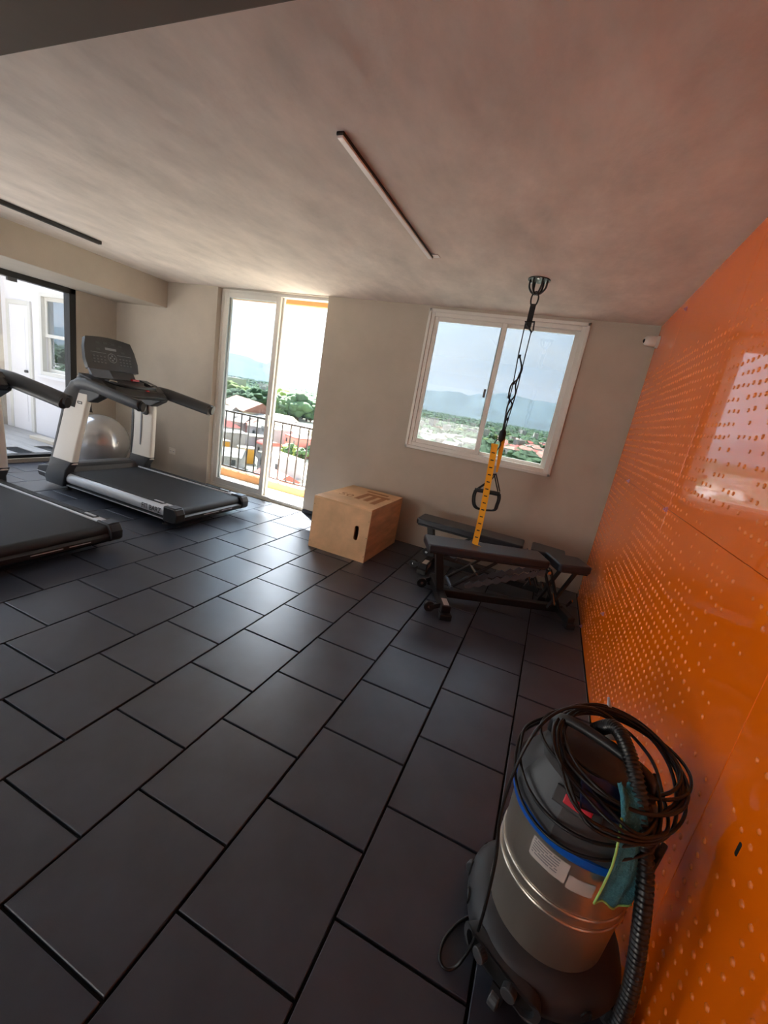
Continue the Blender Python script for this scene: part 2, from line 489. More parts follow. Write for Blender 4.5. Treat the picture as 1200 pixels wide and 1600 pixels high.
for y, z in ((3.45, 1.212), (2.275, 1.202), (3.405, 2.355), (3.46, 0.022), (2.846, 0.404)):
    f_ = MB(); f_.cyl((OX, y, z), (OX - 0.008, y, z), 0.013, 0.011, 12); f_.cyl((OX - 0.008, y, z), (OX - 0.016, y, z), 0.006, 0.005, 8)
    f_.build('fastener', MATS['fastener'], wall_right, smooth=False)

MB().prism([(0.937 + a, 0.706 + b) for a, b in rrect(-0.005, 0.005, -0.017, 0.017, 0.0045, 4)], 'x', OX - 0.0008, OX + 0.002).build('slot', MATS['black_void'], wall_right)

# ------------------------------------------------------------------ windows and doors
def sash(parent, x0, x1, y, z0, z1, st, rail_t, rail_b, m, gm, depth=0.035, name='sash'):
    s = MB()
    s.box(x0, x0 + st, y, y + depth, z0, z1); s.box(x1 - st, x1, y, y + depth, z0, z1)
    s.box(x0 + st, x1 - st, y, y + depth, z1 - rail_t, z1); s.box(x0 + st, x1 - st, y, y + depth, z0, z0 + rail_b)
    o = s.build(name, m, parent, bevel=0.004)
    MB().box(x0 + st - 0.004, x1 - st + 0.004, y + depth / 2 - 0.0005, y + depth / 2 + 0.0005, z0 + rail_b - 0.004, z1 - rail_t + 0.004).build('glass_pane', gm, o)
    return o
def surround(parent, x0, x1, y0, y1, z0, z1, t, m, bottom=True, name='frame'):
    s = MB()
    s.box(x0, x0 + t, y0, y1, z0, z1); s.box(x1 - t, x1, y0, y1, z0, z1); s.box(x0 + t, x1 - t, y0, y1, z1 - t, z1)
    if bottom: s.box(x0 + t, x1 - t, y0, y1, z0, z0 + t)
    return s.build(name, m, parent, bevel=0.004)
# balcony sliding door, set back in the wall
d1 = struct(thing('door_1', 'white aluminium sliding glass balcony door beside the treadmill', 'door', (0, 0, 0)))
YD = BW + 0.07
surround(d1, DX0, DX1, YD, YD + 0.09, 0.0, ZC, 0.035, MATS['white_alu'])
XM = onY(428, 560, YD + 0.02).x
sash(d1, DX0 + 0.035, XM + 0.03, YD + 0.005, 0.03, ZC - 0.035, 0.062, 0.055, 0.075, MATS['white_alu'], MATS['door_glass'])
sash(d1, DX0 + 0.045, XM + 0.05, YD + 0.045, 0.03, ZC - 0.035, 0.062, 0.055, 0.075, MATS['white_alu'], MATS['door_glass'])
MB().box(XM + 0.008, XM + 0.024, YD - 0.012, YD + 0.004, 0.92, 1.06).build('handle', MATS['white_alu'], d1, bevel=0.004)
# window over the benches
w1 = struct(thing('window_1', 'white aluminium sliding window above the weight benches', 'window', (0, 0, 0)))
s = MB()
t = 0.03
s.box(WX0, WX0 + t, BW - 0.02, BW + 0.012, WZ0, WZ1); s.box(WX1 - t, WX1, BW - 0.02, BW + 0.012, WZ0, WZ1)
s.box(WX0, WX1, BW - 0.02, BW + 0.012, WZ0, WZ0 + t); s.box(WX0, WX1, BW - 0.02, BW + 0.012, WZ1 - t, WZ1)
s.build('casing', MATS['white_alu'], w1, bevel=0.005)
surround(w1, WX0 + 0.012, WX1 - 0.012, BW - 0.005, BW + 0.09, WZ0 + 0.012, WZ1 - 0.012, 0.055, MATS['white_alu'])
XW = onY(765, 612, BW + 0.03).x
sash(w1, WX0 + 0.06, XW + 0.03, BW + 0.01, WZ0 + 0.06, WZ1 - 0.06, 0.045, 0.045, 0.05, MATS['white_alu'], MATS['window_glass'], 0.03)
sash(w1, XW - 0.03, WX1 - 0.06, BW + 0.045, WZ0 + 0.06, WZ1 - 0.06, 0.05, 0.035, 0.04, MATS['white_alu'], MATS['window_glass'], 0.03)
h = MB(); h.box(XW - 0.052, XW - 0.032, BW - 0.008, BW + 0.012, 1.66, 1.74); h.cyl((XW - 0.042, BW - 0.02, 1.73), (XW - 0.042, BW - 0.006, 1.73), 0.008, n=10)
h.build('latch', MATS['grey_plastic'], w1, bevel=0.003)
# black framed glass wall to the terrace
d2 = struct(thing('door_2', 'black framed glass sliding door to the terrace at the left', 'door', (0, 0, 0)))
s = MB()
xa, xb = LX - 0.12, LX - 0.005
s.box(xa, xb, LY1 - 0.075, LY1, 0.045, 2.20)
s.box(xa, xb, -2.9, LY1, 2.07, 2.20); s.box(xa, xb, -2.9, LY1, 0.045, 0.085); s.box(xa, xb, -2.9, -2.83, 0.045, 2.2)
s.build('frame', MATS['black_alu'], d2, bevel=0.004)
for a, b, dx in ((LY1 - 0.075, 1.3, 0), (-1.4, -2.83, 0), (-1.4, -2.83, 0.03)):   # unseen middle leaf left open to let more light in
    MB().box(LX - 0.066 + dx, LX - 0.064 + dx, b, a, 0.085, 2.07).build('glass_pane', MATS['terrace_glass'], d2)
for y in (1.3, -1.4): MB().box(LX - 0.09, LX - 0.03, y - 0.03, y + 0.03, 0.085, 2.07).build('stile', MATS['black_alu'], d2)
q = onX(18, 437, LX - 0.03); MB().box(LX - 0.05, LX - 0.01, q.y - 0.045, q.y + 0.045, 2.03, 2.075).build('catch', MATS['grey_plastic'], d2, bevel=0.004)
MB().box(LX - 0.001, LX + 0.03, -2.9, LY1 - 0.02, 0.0, 0.05).build('sill', MATS['wall_paint'], d2, bevel=0.004)
# ------------------------------------------------------------------ balcony and terrace
struct(MB().box(-4.9, 1.6, BW + WT, 5.15, -0.35, -0.01).build('balcony_slab', MATS['cream_tile']))
b_ = MB()
struct(MB().box(-4.9, 1.6, 4.92, 5.05, -0.01, 0.09).build('balcony_curb', MATS['curb'], bevel=0.006))
struct(MB().box(-4.95, 1.7, BW + WT, 4.92, 2.62, 2.75).build('balcony_soffit', MATS['white_plaster']))
struct(MB().box(-4.95, 1.7, 4.84, 4.92, 2.437, 2.75).build('balcony_lintel', MATS['lintel'], bevel=0.006))
rl = thing('balcony_railing', 'dark metal balcony railing with thin upright bars outside the sliding door', 'railing', (-3.5, 4.98, 0.09))
RB = -3.5
MB().box(-4.88 - RB, 1.55 - RB, -0.022, 0.022, 0.835, 0.862).build('top_rail', MATS['dark_frame'], rl, bevel=0.004)
MB().box(-4.88 - RB, 1.55 - RB, -0.012, 0.012, 0.03, 0.05).build('bottom_rail', MATS['dark_frame'], rl, bevel=0.003)
bar_me = MB().box(-0.0075, 0.0075, -0.0075, 0.0075, 0.04, 0.84).mesh('baluster'); bar_me.materials.append(MATS['dark_frame'])
for k in range(45):
    x = -4.825 + 0.1435 * k
    if x > 1.54: break
    o = obj('baluster', bar_me, None, rl); o.location = (x - RB, 0, 0)
for x in (-4.87, -1.66, 1.54):
    MB().box(x - RB - 0.015, x - RB + 0.015, -0.015, 0.015, 0.0, 0.85).build('post', MATS['dark_frame'], rl)
# unseen paving and parapet added behind the viewer to bounce sunlight indoors
struct(MB().box(-9.2, 3.0, -9.0, FY - 0.15, -0.3, -0.012).build('added_bounce_paving', MATS['cream_tile']))
struct(MB().box(-9.2, 3.0, -9.15, -9.0, -0.3, 1.1).build('added_bounce_parapet', MATS['white_plaster']))
# terrace outside the black framed door
terr = struct(MB().box(-9.2, LX - 0.15, FY - 0.15, 4.32, -0.3, -0.012).build('terrace_floor', MATS['joint']))
pk = MB().box(-1.198 / 2, 1.198 / 2, -0.0985, 0.0985, -0.012, -0.002).mesh('plank'); pk.materials.append(MATS['grey_plank'])
for j in range(37):
    for i in range(-1, 3):
        x = -8.6 + 1.2 * i + (0.6 if j % 2 else 0.0)
        if x < -9.0 or x > LX - 0.75: continue
        o = obj('plank', pk, None, terr); o.location = (x, 4.2 - 0.2 * j, 0)
TY = 4.32
tw = MB()
T0, T1, TZ0, TZ1 = -7.58, -6.72, 1.0, 2.1
tw.box(-9.2, T0, TY, TY + 0.15, -0.012, 4.0); tw.box(T1, LX - 0.15, TY, TY + 0.15, -0.012, 4.0)  # wall carried up out of view to keep sun off the indoor floor
tw.box(T0, T1, TY, TY + 0.15, -0.012, TZ0); tw.box(T0, T1, TY, TY + 0.15, TZ1, 4.0)
struct(tw.build('wall_terrace', MATS['white_plaster']))
struct(MB().box(-9.2, -8.62, 3.72, TY, -0.012, 2.9).build('wall_terrace_side', MATS['wall_paint']))
w2 = struct(thing('window_2', 'white double hung window in the terrace wall', 'window', (0, 0, 0)))
surround(w2, T0 - 0.05, T1 + 0.05, TY - 0.03, TY + 0.03, TZ0 - 0.05, TZ1 + 0.05, 0.06, MATS['white_alu'])
sash(w2, T0, T1, TY + 0.02, 1.52, TZ1, 0.06, 0.06, 0.05, MATS['white_alu'], MATS['window_glass'])
sash(w2, T0, T1, TY + 0.06, TZ0, 1.56, 0.06, 0.04, 0.06, MATS['white_alu'], MATS['window_glass'])
MB().box(T0 - 0.1, T1 + 0.1, TY - 0.05, TY, TZ0 - 0.09, TZ0 - 0.05).build('window_sill', MATS['white_plaster'], w2, bevel=0.004)
d3 = struct(thing('door_3', 'white panelled door in the terrace wall', 'door', (0, 0, 0)))
xa, xb = onY(22, 600, TY).x, onY(50, 600, TY).x
surround(d3, xa - 0.07, xb + 0.07, TY - 0.03, TY, -0.002, 2.0, 0.07, MATS['white_alu'], bottom=False)
MB().box(xa, xb, TY - 0.02, TY - 0.004, 0.0, 1.93).build('leaf', MATS['white_plaster'], d3, bevel=0.003)
for z0, z1 in ((0.15, 0.8), (0.95, 1.8)):
    MB().box(xa + 0.08, xb - 0.08, TY - 0.027, TY - 0.019, z0, z1).build('leaf_panel', MATS['white_plaster'], d3, bevel=0.004)
MB().cyl((xb - 0.06, TY - 0.06, 0.95), (xb - 0.06, TY - 0.02, 0.95), 0.022, n=12).build('knob', MATS['grey_plastic'], d3)
q = onZ(72, 690)  # raised pale block stands in for sunlight falling on the terrace floor
tag(MB().box(q.x - 0.28, q.x + 0.28, q.y - 0.07, q.y + 0.07, -0.002, 0.05).build('sun_patch_block', MATS['cream_tile'], bevel=0.006),
    'pale block standing in for a patch of sunlight on the terrace floor outside the black framed door', 'block')

# ------------------------------------------------------------------ treadmills
def make_treadmill(label):
    t = thing('treadmill', label, 'treadmill', (-2.97, 3.205, 0), 0, 'treadmills by the terrace door')
    # belt wrapped over the rear roller
    prof = [(-1.66, 0.19), (-0.07, 0.19)]
    for i in range(1, 9):
        a = math.radians(90 - 180 * i / 8); prof.append((-0.07 + 0.05 * math.cos(a), 0.14 + 0.05 * math.sin(a)))
    prof += [(-1.66, 0.09)]
    smooth_angle(MB().prism(prof, 'y', -0.385, 0.385).build('belt', MATS['belt'], t))
    MB().box(-1.7, -0.16, -0.40, 0.40, 0.07, 0.15).build('deck', MATS['black_plastic'], t)
    # rear cover below the belt, with two pale slots
    rc = smooth_angle(MB().prism([(-0.16, 0.06), (-0.03, 0.06), (0.0, 0.085), (0.0, 0.115), (-0.018, 0.13), (-0.16, 0.13)], 'y', -0.41, 0.41).build('rear_cover', MATS['black_plastic'], t))
    for y0, y1 in ((-0.15, 0.05), (0.09, 0.24)):
        MB().box(-0.002, 0.0015, y0, y1, 0.098, 0.104).build('slot', MATS['silver_paint'], rc)
    for sgn in (-1, 1):
        P = [(0.388, 0.198), (0.405, 0.207), (0.44, 0.207), (0.468, 0.192), (0.482, 0.160), (0.480, 0.128), (0.466, 0.105), (0.45, 0.098), (0.40, 0.098), (0.388, 0.12)]
        P = [(sgn * a, b) for a, b in P]
        r = smooth_angle(MB().prism(P, 'x', -1.60, -0.11).build('side_rail', MATS['silver_paint'], t), 50)
        g = MB(); poly = rrect(-1.56, -0.20, 0.398, 0.448, 0.022)
        g.prism([(a, sgn * b) for a, b in poly], 'z', 0.203, 0.2105)
        g.build('foot_grip', MATS['grip'], r)
        q = MB(); poly = rrect(-0.34, -0.22, 0.412, 0.434, 0.01)
        q.prism([(a, sgn * b) for a, b in poly], 'z', 0.206, 0.213); q.build('grip_badge', MATS['silver_paint'], r)
        lo = smooth_angle(MB().prism([(sgn * a, b) for a, b in [(0.40, 0.062), (0.452, 0.062), (0.466, 0.072), (0.466, 0.09), (0.45, 0.099), (0.40, 0.099)]], 'x', -1.60, -0.13).build('lower_rail', MATS['dark_grey_plastic'], t))
        MB().prism([(sgn * a, b) for a, b in [(0.462, 0.066), (0.468, 0.07), (0.468, 0.078), (0.462, 0.08)]], 'x', -1.6, -0.13).build('trim_line', MATS['silver_paint'], lo)
        # end cap
        c = [(-0.16, 0.06), (-0.02, 0.06), (0.008, 0.085), (0.012, 0.15), (-0.012, 0.192), (-0.03, 0.205), (-0.16, 0.205)]
        ec = MB().prism(c, 'y', sgn * 0.384, sgn * 0.486).build('end_cap', MATS['black_plastic'], t, bevel=0.012)
        MB().box(-0.115, -0.02, sgn * 0.392, sgn * 0.474, 0.203, 0.210).build('cap_plate', MATS['steel_grey'], ec, bevel=0.003)
        # feet
        for x in (-0.22, -1.62):
            f_ = MB(); f_.cyl((x, sgn * 0.40, 0.0), (x, sgn * 0.40, 0.014), 0.028, 0.026, 14); f_.cyl((x, sgn * 0.40, 0.014), (x, sgn * 0.40, 0.066), 0.011, n=10)
            f_.build('foot', MATS['black_plastic'], t)
        # upright socket and upright (leans back and inwards)
        so = MB()
        def ring(y, z, x0, x1, th, r=0.02):
            pr = rrect(x0, x1, -th, th, min(r, th * 0.95), 3); return [(a, sgn * y + b, z) for a, b in pr]
        def loft(rings):
            m = MB(); n = len(rings[0]); P = [p for rg in rings for p in rg]; F = []
            for k in range(len(rings) - 1):
                for i in range(n): F.append((k*n + i, k*n + (i+1) % n, (k+1)*n + (i+1) % n, (k+1)*n + i))
            F.append(tuple(range(n - 1, -1, -1))); F.append(tuple((len(rings) - 1) * n + i for i in range(n)))
            return m.add(P, F)
        smooth_angle(loft([ring(0.445, 0.06, -1.83, -1.55, 0.052), ring(0.45, 0.12, -1.84, -1.52, 0.055), ring(0.447, 0.24, -1.79, -1.50, 0.048), ring(0.444, 0.335, -1.765, -1.42, 0.042)]).build('upright_socket', MATS['dark_grey_plastic'], t))
        up = smooth_angle(loft([ring(0.444, 0.31, -1.755, -1.43, 0.034), ring(0.42, 0.55, -1.70, -1.39, 0.031), ring(0.39, 0.80, -1.655, -1.345, 0.03), ring(0.362, 1.03, -1.635, -1.315, 0.03)]).build('upright', MATS['white_plastic'], t))
        # dark strip on the front edge, recessed channel on the inner face
        dk = MB(); dk.bar((-1.755 - 0.004, sgn * 0.444, 0.33), (-1.64, sgn * 0.364, 1.0), 0.05, 0.03, (1, 0, 0)); dk.build('edge_strip', MATS['black_plastic'], up)
        ch = MB(); ch.bar((-1.58, sgn * (0.43 - 0.037), 0.47), (-1.50, sgn * (0.373 - 0.032), 0.9), 0.018, 0.004, (0, 1, 0)); ch.build('channel', MATS['print_grey'], up)
        for dx, dz in ((-0.04, 0.0), (0.03, 0.0), (-0.005, -0.02)):
            MB().cyl((-1.47 + dx, sgn * 0.336, 0.955 + dz), (-1.47 + dx, sgn * 0.326, 0.955 + dz), 0.007, n=8).build('bolt', MATS['black_plastic'], up)
        if sgn < 0:
            lg = MB()
            for z0 in (0.93, 0.95):
                lg.bar((-1.44, -0.4075, z0), (-1.38, -0.4075, z0), 0.003, 0.006)
            lg.bar((-1.44, -0.4075, 0.93), (-1.44, -0.4075, 0.953), 0.003, 0.006, (1, 0, 0)); lg.bar((-1.38, -0.4075, 0.93), (-1.38, -0.4075, 0.953), 0.003, 0.006, (1, 0, 0))
            lg.build('badge', MATS['print_dark'], up)
        # arm: bends from the upright backwards
        pts = catmull([(-1.515, sgn * 0.381, 0.885), (-1.487, sgn * 0.366, 1.03), (-1.465, sgn * 0.37, 1.09), (-1.39, sgn * 0.385, 1.12), (-1.2, sgn * 0.40, 1.12), (-0.9, sgn * 0.415, 1.085), (-0.60, sgn * 0.42, 1.05), (-0.54, sgn * 0.42, 1.042)], 6)
        n_ = len(pts)
        hh = [0.074 - 0.012 * i / n_ for i in range(n_)]; ww = [0.044 - 0.004 * i / n_ for i in range(n_)]
        for i in range(n_):
            u = i / (n_ - 1)
            if u < 0.33: hh[i] = 0.162 - (0.162 - 0.074) * (u / 0.33) ** 0.8; 
        hh[-1] *= 0.8; ww[-1] *= 0.6
        smooth_angle(MB().tube(pts, 0.05, 16, rad=ww, ry=hh).build('arm', MATS['dark_grey_plastic'], t), 60)
        ep = MB().tube([(-0.57, sgn * 0.4195, 1.046), (-0.52, sgn * 0.42, 1.04)], 0.03, 16, rad=[0.038, 0.024], ry=[0.056, 0.04]); smooth_angle(ep.build('arm_tip', MATS['black_plastic'], t), 60)
    for sgn in (-1, 1):
        MB().prism([(-1.16, 1.03), (-1.12, 1.09), (-1.25, 1.165), (-1.45, 1.2), (-1.55, 1.1), (-1.5, 0.98), (-1.3, 0.96)], 'y', sgn * 0.29, sgn * 0.39).build('arm_bracket', MATS['black_plastic'], t, bevel=0.012)
    # front hood
    P = [(-1.60, 0.192), (-1.63, 0.225), (-1.70, 0.255), (-1.80, 0.262), (-1.92, 0.235), (-1.985, 0.18), (-2.0, 0.12), (-1.97, 0.06), (-1.62, 0.06)]
    hd = smooth_angle(MB().prism(P, 'y', -0.42, 0.42).build('motor_hood', MATS['grey_plastic'], t), 35)
    MB().prism([(-1.6, 0.188), (-1.66, 0.246), (-1.69, 0.258), (-1.62, 0.198)], 'y', -0.36, 0.36).build('hood_step', MATS['dark_grey_plastic'], hd)
    for sgn in (-1, 1):
        sb = MB().prism([(-1.70, 0.07), (-1.98, 0.09), (-2.01, 0.14), (-1.98, 0.20), (-1.80, 0.24), (-1.70, 0.24)], 'y', sgn * 0.40, sgn * 0.475).build('hood_side', MATS['black_plastic'], hd, bevel=0.01)
        MB().box(-2.0, -1.78, sgn * 0.474, sgn * 0.478, 0.135, 0.143).build('hood_line', MATS['silver_paint'], hd)
    # dash between the arms
    da = MB().prism([(-1.14, 1.045), (-1.10, 1.075), (-1.17, 1.125), (-1.38, 1.20), (-1.52, 1.215), (-1.56, 1.16), (-1.5, 1.06), (-1.3, 1.03)], 'y', -0.35, 0.35).build('dash', MATS['black_plastic'], t, bevel=0.012)
    for sgn in (-1, 1):
        cp = MB().prism([(-1.19, 1.08), (-1.17, 1.125), (-1.30, 1.19), (-1.48, 1.225), (-1.5, 1.12)], 'y', sgn * 0.27, sgn * 0.375).build('accessory_tray', MATS['console_black'], da, bevel=0.01)
    # grip bar with silver contacts
    gb = smooth_angle(MB().tube(catmull([(-1.3, -0.22, 1.19), (-1.12, -0.19, 1.17), (-1.07, 0, 1.165), (-1.12, 0.19, 1.17), (-1.3, 0.22, 1.19)], 5), 0.018, 10).build('grip_bar', MATS['black_plastic'], t))
    for sgn in (-1, 1):
        MB().cyl((-1.24, sgn * 0.216, 1.186), (-1.16, sgn * 0.20, 1.176), 0.021, n=12).build('pulse_contact', MATS['chrome'], gb)
    # console
    neck = MB().prism([(-1.42, 1.19), (-1.55, 1.20), (-1.62, 1.36), (-1.56, 1.38)], 'y', -0.22, 0.22).build('console_neck', MATS['dark_grey_plastic'], t, bevel=0.01)
    MB().prism([(-1.405, 1.20), (-1.43, 1.19), (-1.52, 1.29), (-1.50, 1.30)], 'y', -0.27, -0.06).build('reading_rack', MATS['steel_grey'], neck)
    MB().box(-1.40, -1.365, 0.12, 0.20, 1.205, 1.225).build('stop_button', MATS['red_plastic'], neck, bevel=0.004)
    MB().cyl((-1.2, 0.155, 1.13), (-1.175, 0.155, 1.118), 0.02, n=12).build('safety_key', MATS['red_plastic'], da)
    MB().tube(catmull([(-1.19, 0.155, 1.125), (-1.16, 0.16, 1.09), (-1.15, 0.15, 1.05)], 4), 0.004, 6).build('safety_cord', MATS['red_plastic'], da)
    out = [(-0.275, 0.0), (0.275, 0.0), (0.285, 0.10), (0.27, 0.22), (0.24, 0.315)]
    for i in range(1, 8):
        u = i / 8; out.append((0.24 - 0.48 * u, 0.315 + 0.022 * math.sin(math.pi * u)))
    out += [(-0.24, 0.315), (-0.27, 0.22), (-0.285, 0.10)]
    me = plate(out, [], 0.045)
    cs = obj('console', me, MATS['console_black'], t, bevel=0.008)
    tilt = math.radians(72)
    Mx = Matrix.Translation((-1.50, 0, 1.275)) @ Matrix.Rotation(math.radians(90), 4, 'Z') @ Matrix.Rotation(tilt, 4, 'X')
    cs.matrix_local = Mx
    zf = 0.0232
    def on_panel(me_, m_, name): return obj(name, me_, m_, cs)
    for x0, x1 in ((-0.22, -0.06), (0.06, 0.22)):
        on_panel(MB().box(x0, x1, 0.168, 0.172, zf, zf + 0.0012).mesh('console_line'), MATS['print_grey'], 'console_line')
    rg = MB().tube([(0.0 + 0.046 * math.cos(a), 0.13 + 0.046 * math.sin(a), zf) for a in [2 * math.pi * i / 28 for i in range(28)]], 0.0035, 6, closed=True)
    on_panel(rg.mesh('dial_ring'), MATS['print_grey'], 'dial_ring')
    for a in range(4):
        x, y = 0.022 * math.cos(a * math.pi / 2), 0.13 + 0.022 * math.sin(a * math.pi / 2)
        on_panel(MB().cyl((x, y, zf - 0.001), (x, y, zf + 0.003), 0.009, n=12).mesh('dial_key'), MATS['print_grey'], 'dial_key')
    key = MB().box(-0.011, 0.011, -0.006, 0.006, -0.001, 0.0025).mesh('key'); key.materials.append(MATS['grey_plastic'])
    for sx in (-1, 1):
        for i in range(4):
            for j in range(3):
                o = obj('key', key, None, cs); o.location = (sx * (0.085 + 0.037 * i), 0.072 + 0.03 * j, zf)
    win = MB().box(-0.022, 0.022, -0.010, 0.010, -0.001, 0.001).mesh('display'); win.materials.append(MATS['dark_grey_plastic'])
    for x, y in ((-0.13, 0.27), (-0.05, 0.275), (0.03, 0.275), (0.11, 0.268), (-0.14, 0.205), (0.13, 0.205)):
        o = obj('display', win, None, cs); o.location = (x, y, zf)
    on_panel(MB().box(-0.06, 0.06, 0.208, 0.232, zf - 0.001, zf + 0.001).mesh('display'), MATS['print_grey'], 'display')
    # lettering on the outer face of the near side rail
    lm = text_mesh('FIT BARZ', 0.072)
    lt = obj('lettering', lm, MATS['print_dark'], t)
    lt.matrix_local = Matrix.Translation((-0.31, -0.4842, 0.147)) @ Matrix.Rotation(math.radians(90), 4, 'X') @ Matrix.Scale(0.85, 4, (1, 0, 0))
    return t
tm = make_treadmill('silver and black treadmill beside the balcony door, its console and both arms in view')
tm2 = copy_tree(tm); tm2.location = (-2.94, 1.705, 0)
tag(tm2, 'treadmill cut off by the left photo edge, only belt end and one arm showing', 'treadmill', 'treadmills by the terrace door')

# ------------------------------------------------------------------ gym ball
bl = thing('exercise_ball', 'shiny silver exercise ball on the floor behind the treadmill', 'ball', (-5.36, 3.66, 0))
prof = []
R_ = 0.345
for i in range(41):
    a = -math.pi / 2 + math.pi * i / 40; z = R_ * math.sin(a); r = max(0.0005, R_ * math.cos(a))
    r += 0.0018 * math.cos(i * math.pi) if 4 < i < 36 else 0
    prof.append((r, R_ + z))
MB().lathe(prof, n=64).build('shell', MATS['ball_silver'], bl, smooth=True)
MB().cyl((0.335, 0, R_ + 0.05), (0.349, 0, R_ + 0.052), 0.012, 0.009, 12).build('plug', MATS['white_plastic'], bl)

# ------------------------------------------------------------------ plyo box
px0, px1, py0, py1, ph = -1.945, -1.345, 3.36, 4.17, 0.512
bxr = thing('plyo_box', 'plywood plyometric box with an oval handle slot in front of the back wall', 'box', ((px0 + px1) / 2, (py0 + py1) / 2, 0))
W, D, T = px1 - px0, py1 - py0, 0.018
slot = rrect(0.160, 0.202, 0.195, 0.335, 0.0205, 8)
fm = plate([(-W/2, 0), (W/2, 0), (W/2, ph - T), (-W/2, ph - T)], [slot], T)
f1 = obj('front_panel', fm, MATS['plywood'], bxr, bevel=0.0015, seg=1)
f1.matrix_local = Matrix.Translation((0, -D/2 + T/2, 0)) @ Matrix.Rotation(math.radians(90), 4, 'X')
f2 = obj('back_panel', fm.copy(), MATS['plywood'], bxr, bevel=0.0015, seg=1)
f2.matrix_local = Matrix.Translation((0, D/2 - T/2, 0)) @ Matrix.Rotation(math.radians(90), 4, 'X')
MB().box(W/2 - T, W/2, -D/2 + T, D/2 - T, 0, ph - T).build('side_panel', MATS['plywood'], bxr, bevel=0.0015, seg=1)
MB().box(-W/2, -W/2 + T, -D/2 + T, D/2 - T, 0, ph - T).build('side_panel', MATS['plywood'], bxr, bevel=0.0015, seg=1)
MB().box(-W/2 + T, W/2 - T, -D/2 + T, D/2 - T, 0.001, T).build('bottom_panel', MATS['plywood'], bxr)
tp = MB().box(-W/2, W/2, -D/2, D/2, ph - T, ph).build('top_panel', MATS['plywood'], bxr, bevel=0.0015, seg=1)
MB().box(-W/2 + T, W/2 - T, -0.01, 0.01, T, ph - T).build('inner_brace', MATS['plywood'], bxr)
pr = MB(); zt = ph + 0.0004
def logo_bar(x0, x1, y0, y1): pr.box(x0, x1, y0, y1, ph - 0.001, zt)
logo_bar(-0.02, 0.24, 0.12, 0.20)
for x in (-0.02, 0.075, 0.17): logo_bar(x, x + 0.055, -0.14, 0.12)
logo_bar(0.17, 0.225, -0.19, -0.14)
logo_bar(-0.06, 0.18, 0.25, 0.31)
pr.build('printed_logo', MATS['ply_print'], tp)
tx = obj('printed_number', text_mesh('50', 0.15), MATS['ply_print'], tp); tx.location = (-0.13, -0.08, ph + 0.0002)
for i, (x, z) in enumerate([(-W/2 + 0.012, 0.06), (-W/2 + 0.012, 0.25), (-W/2 + 0.012, 0.43), (W/2 - 0.012, 0.06), (W/2 - 0.012, 0.24), (W/2 - 0.012, 0.40)]):
    MB().cyl((x, -D/2 - 0.0006, z), (x, -D/2 + 0.003, z), 0.0035, n=8).build('screw', MATS['print_dark'], bxr)

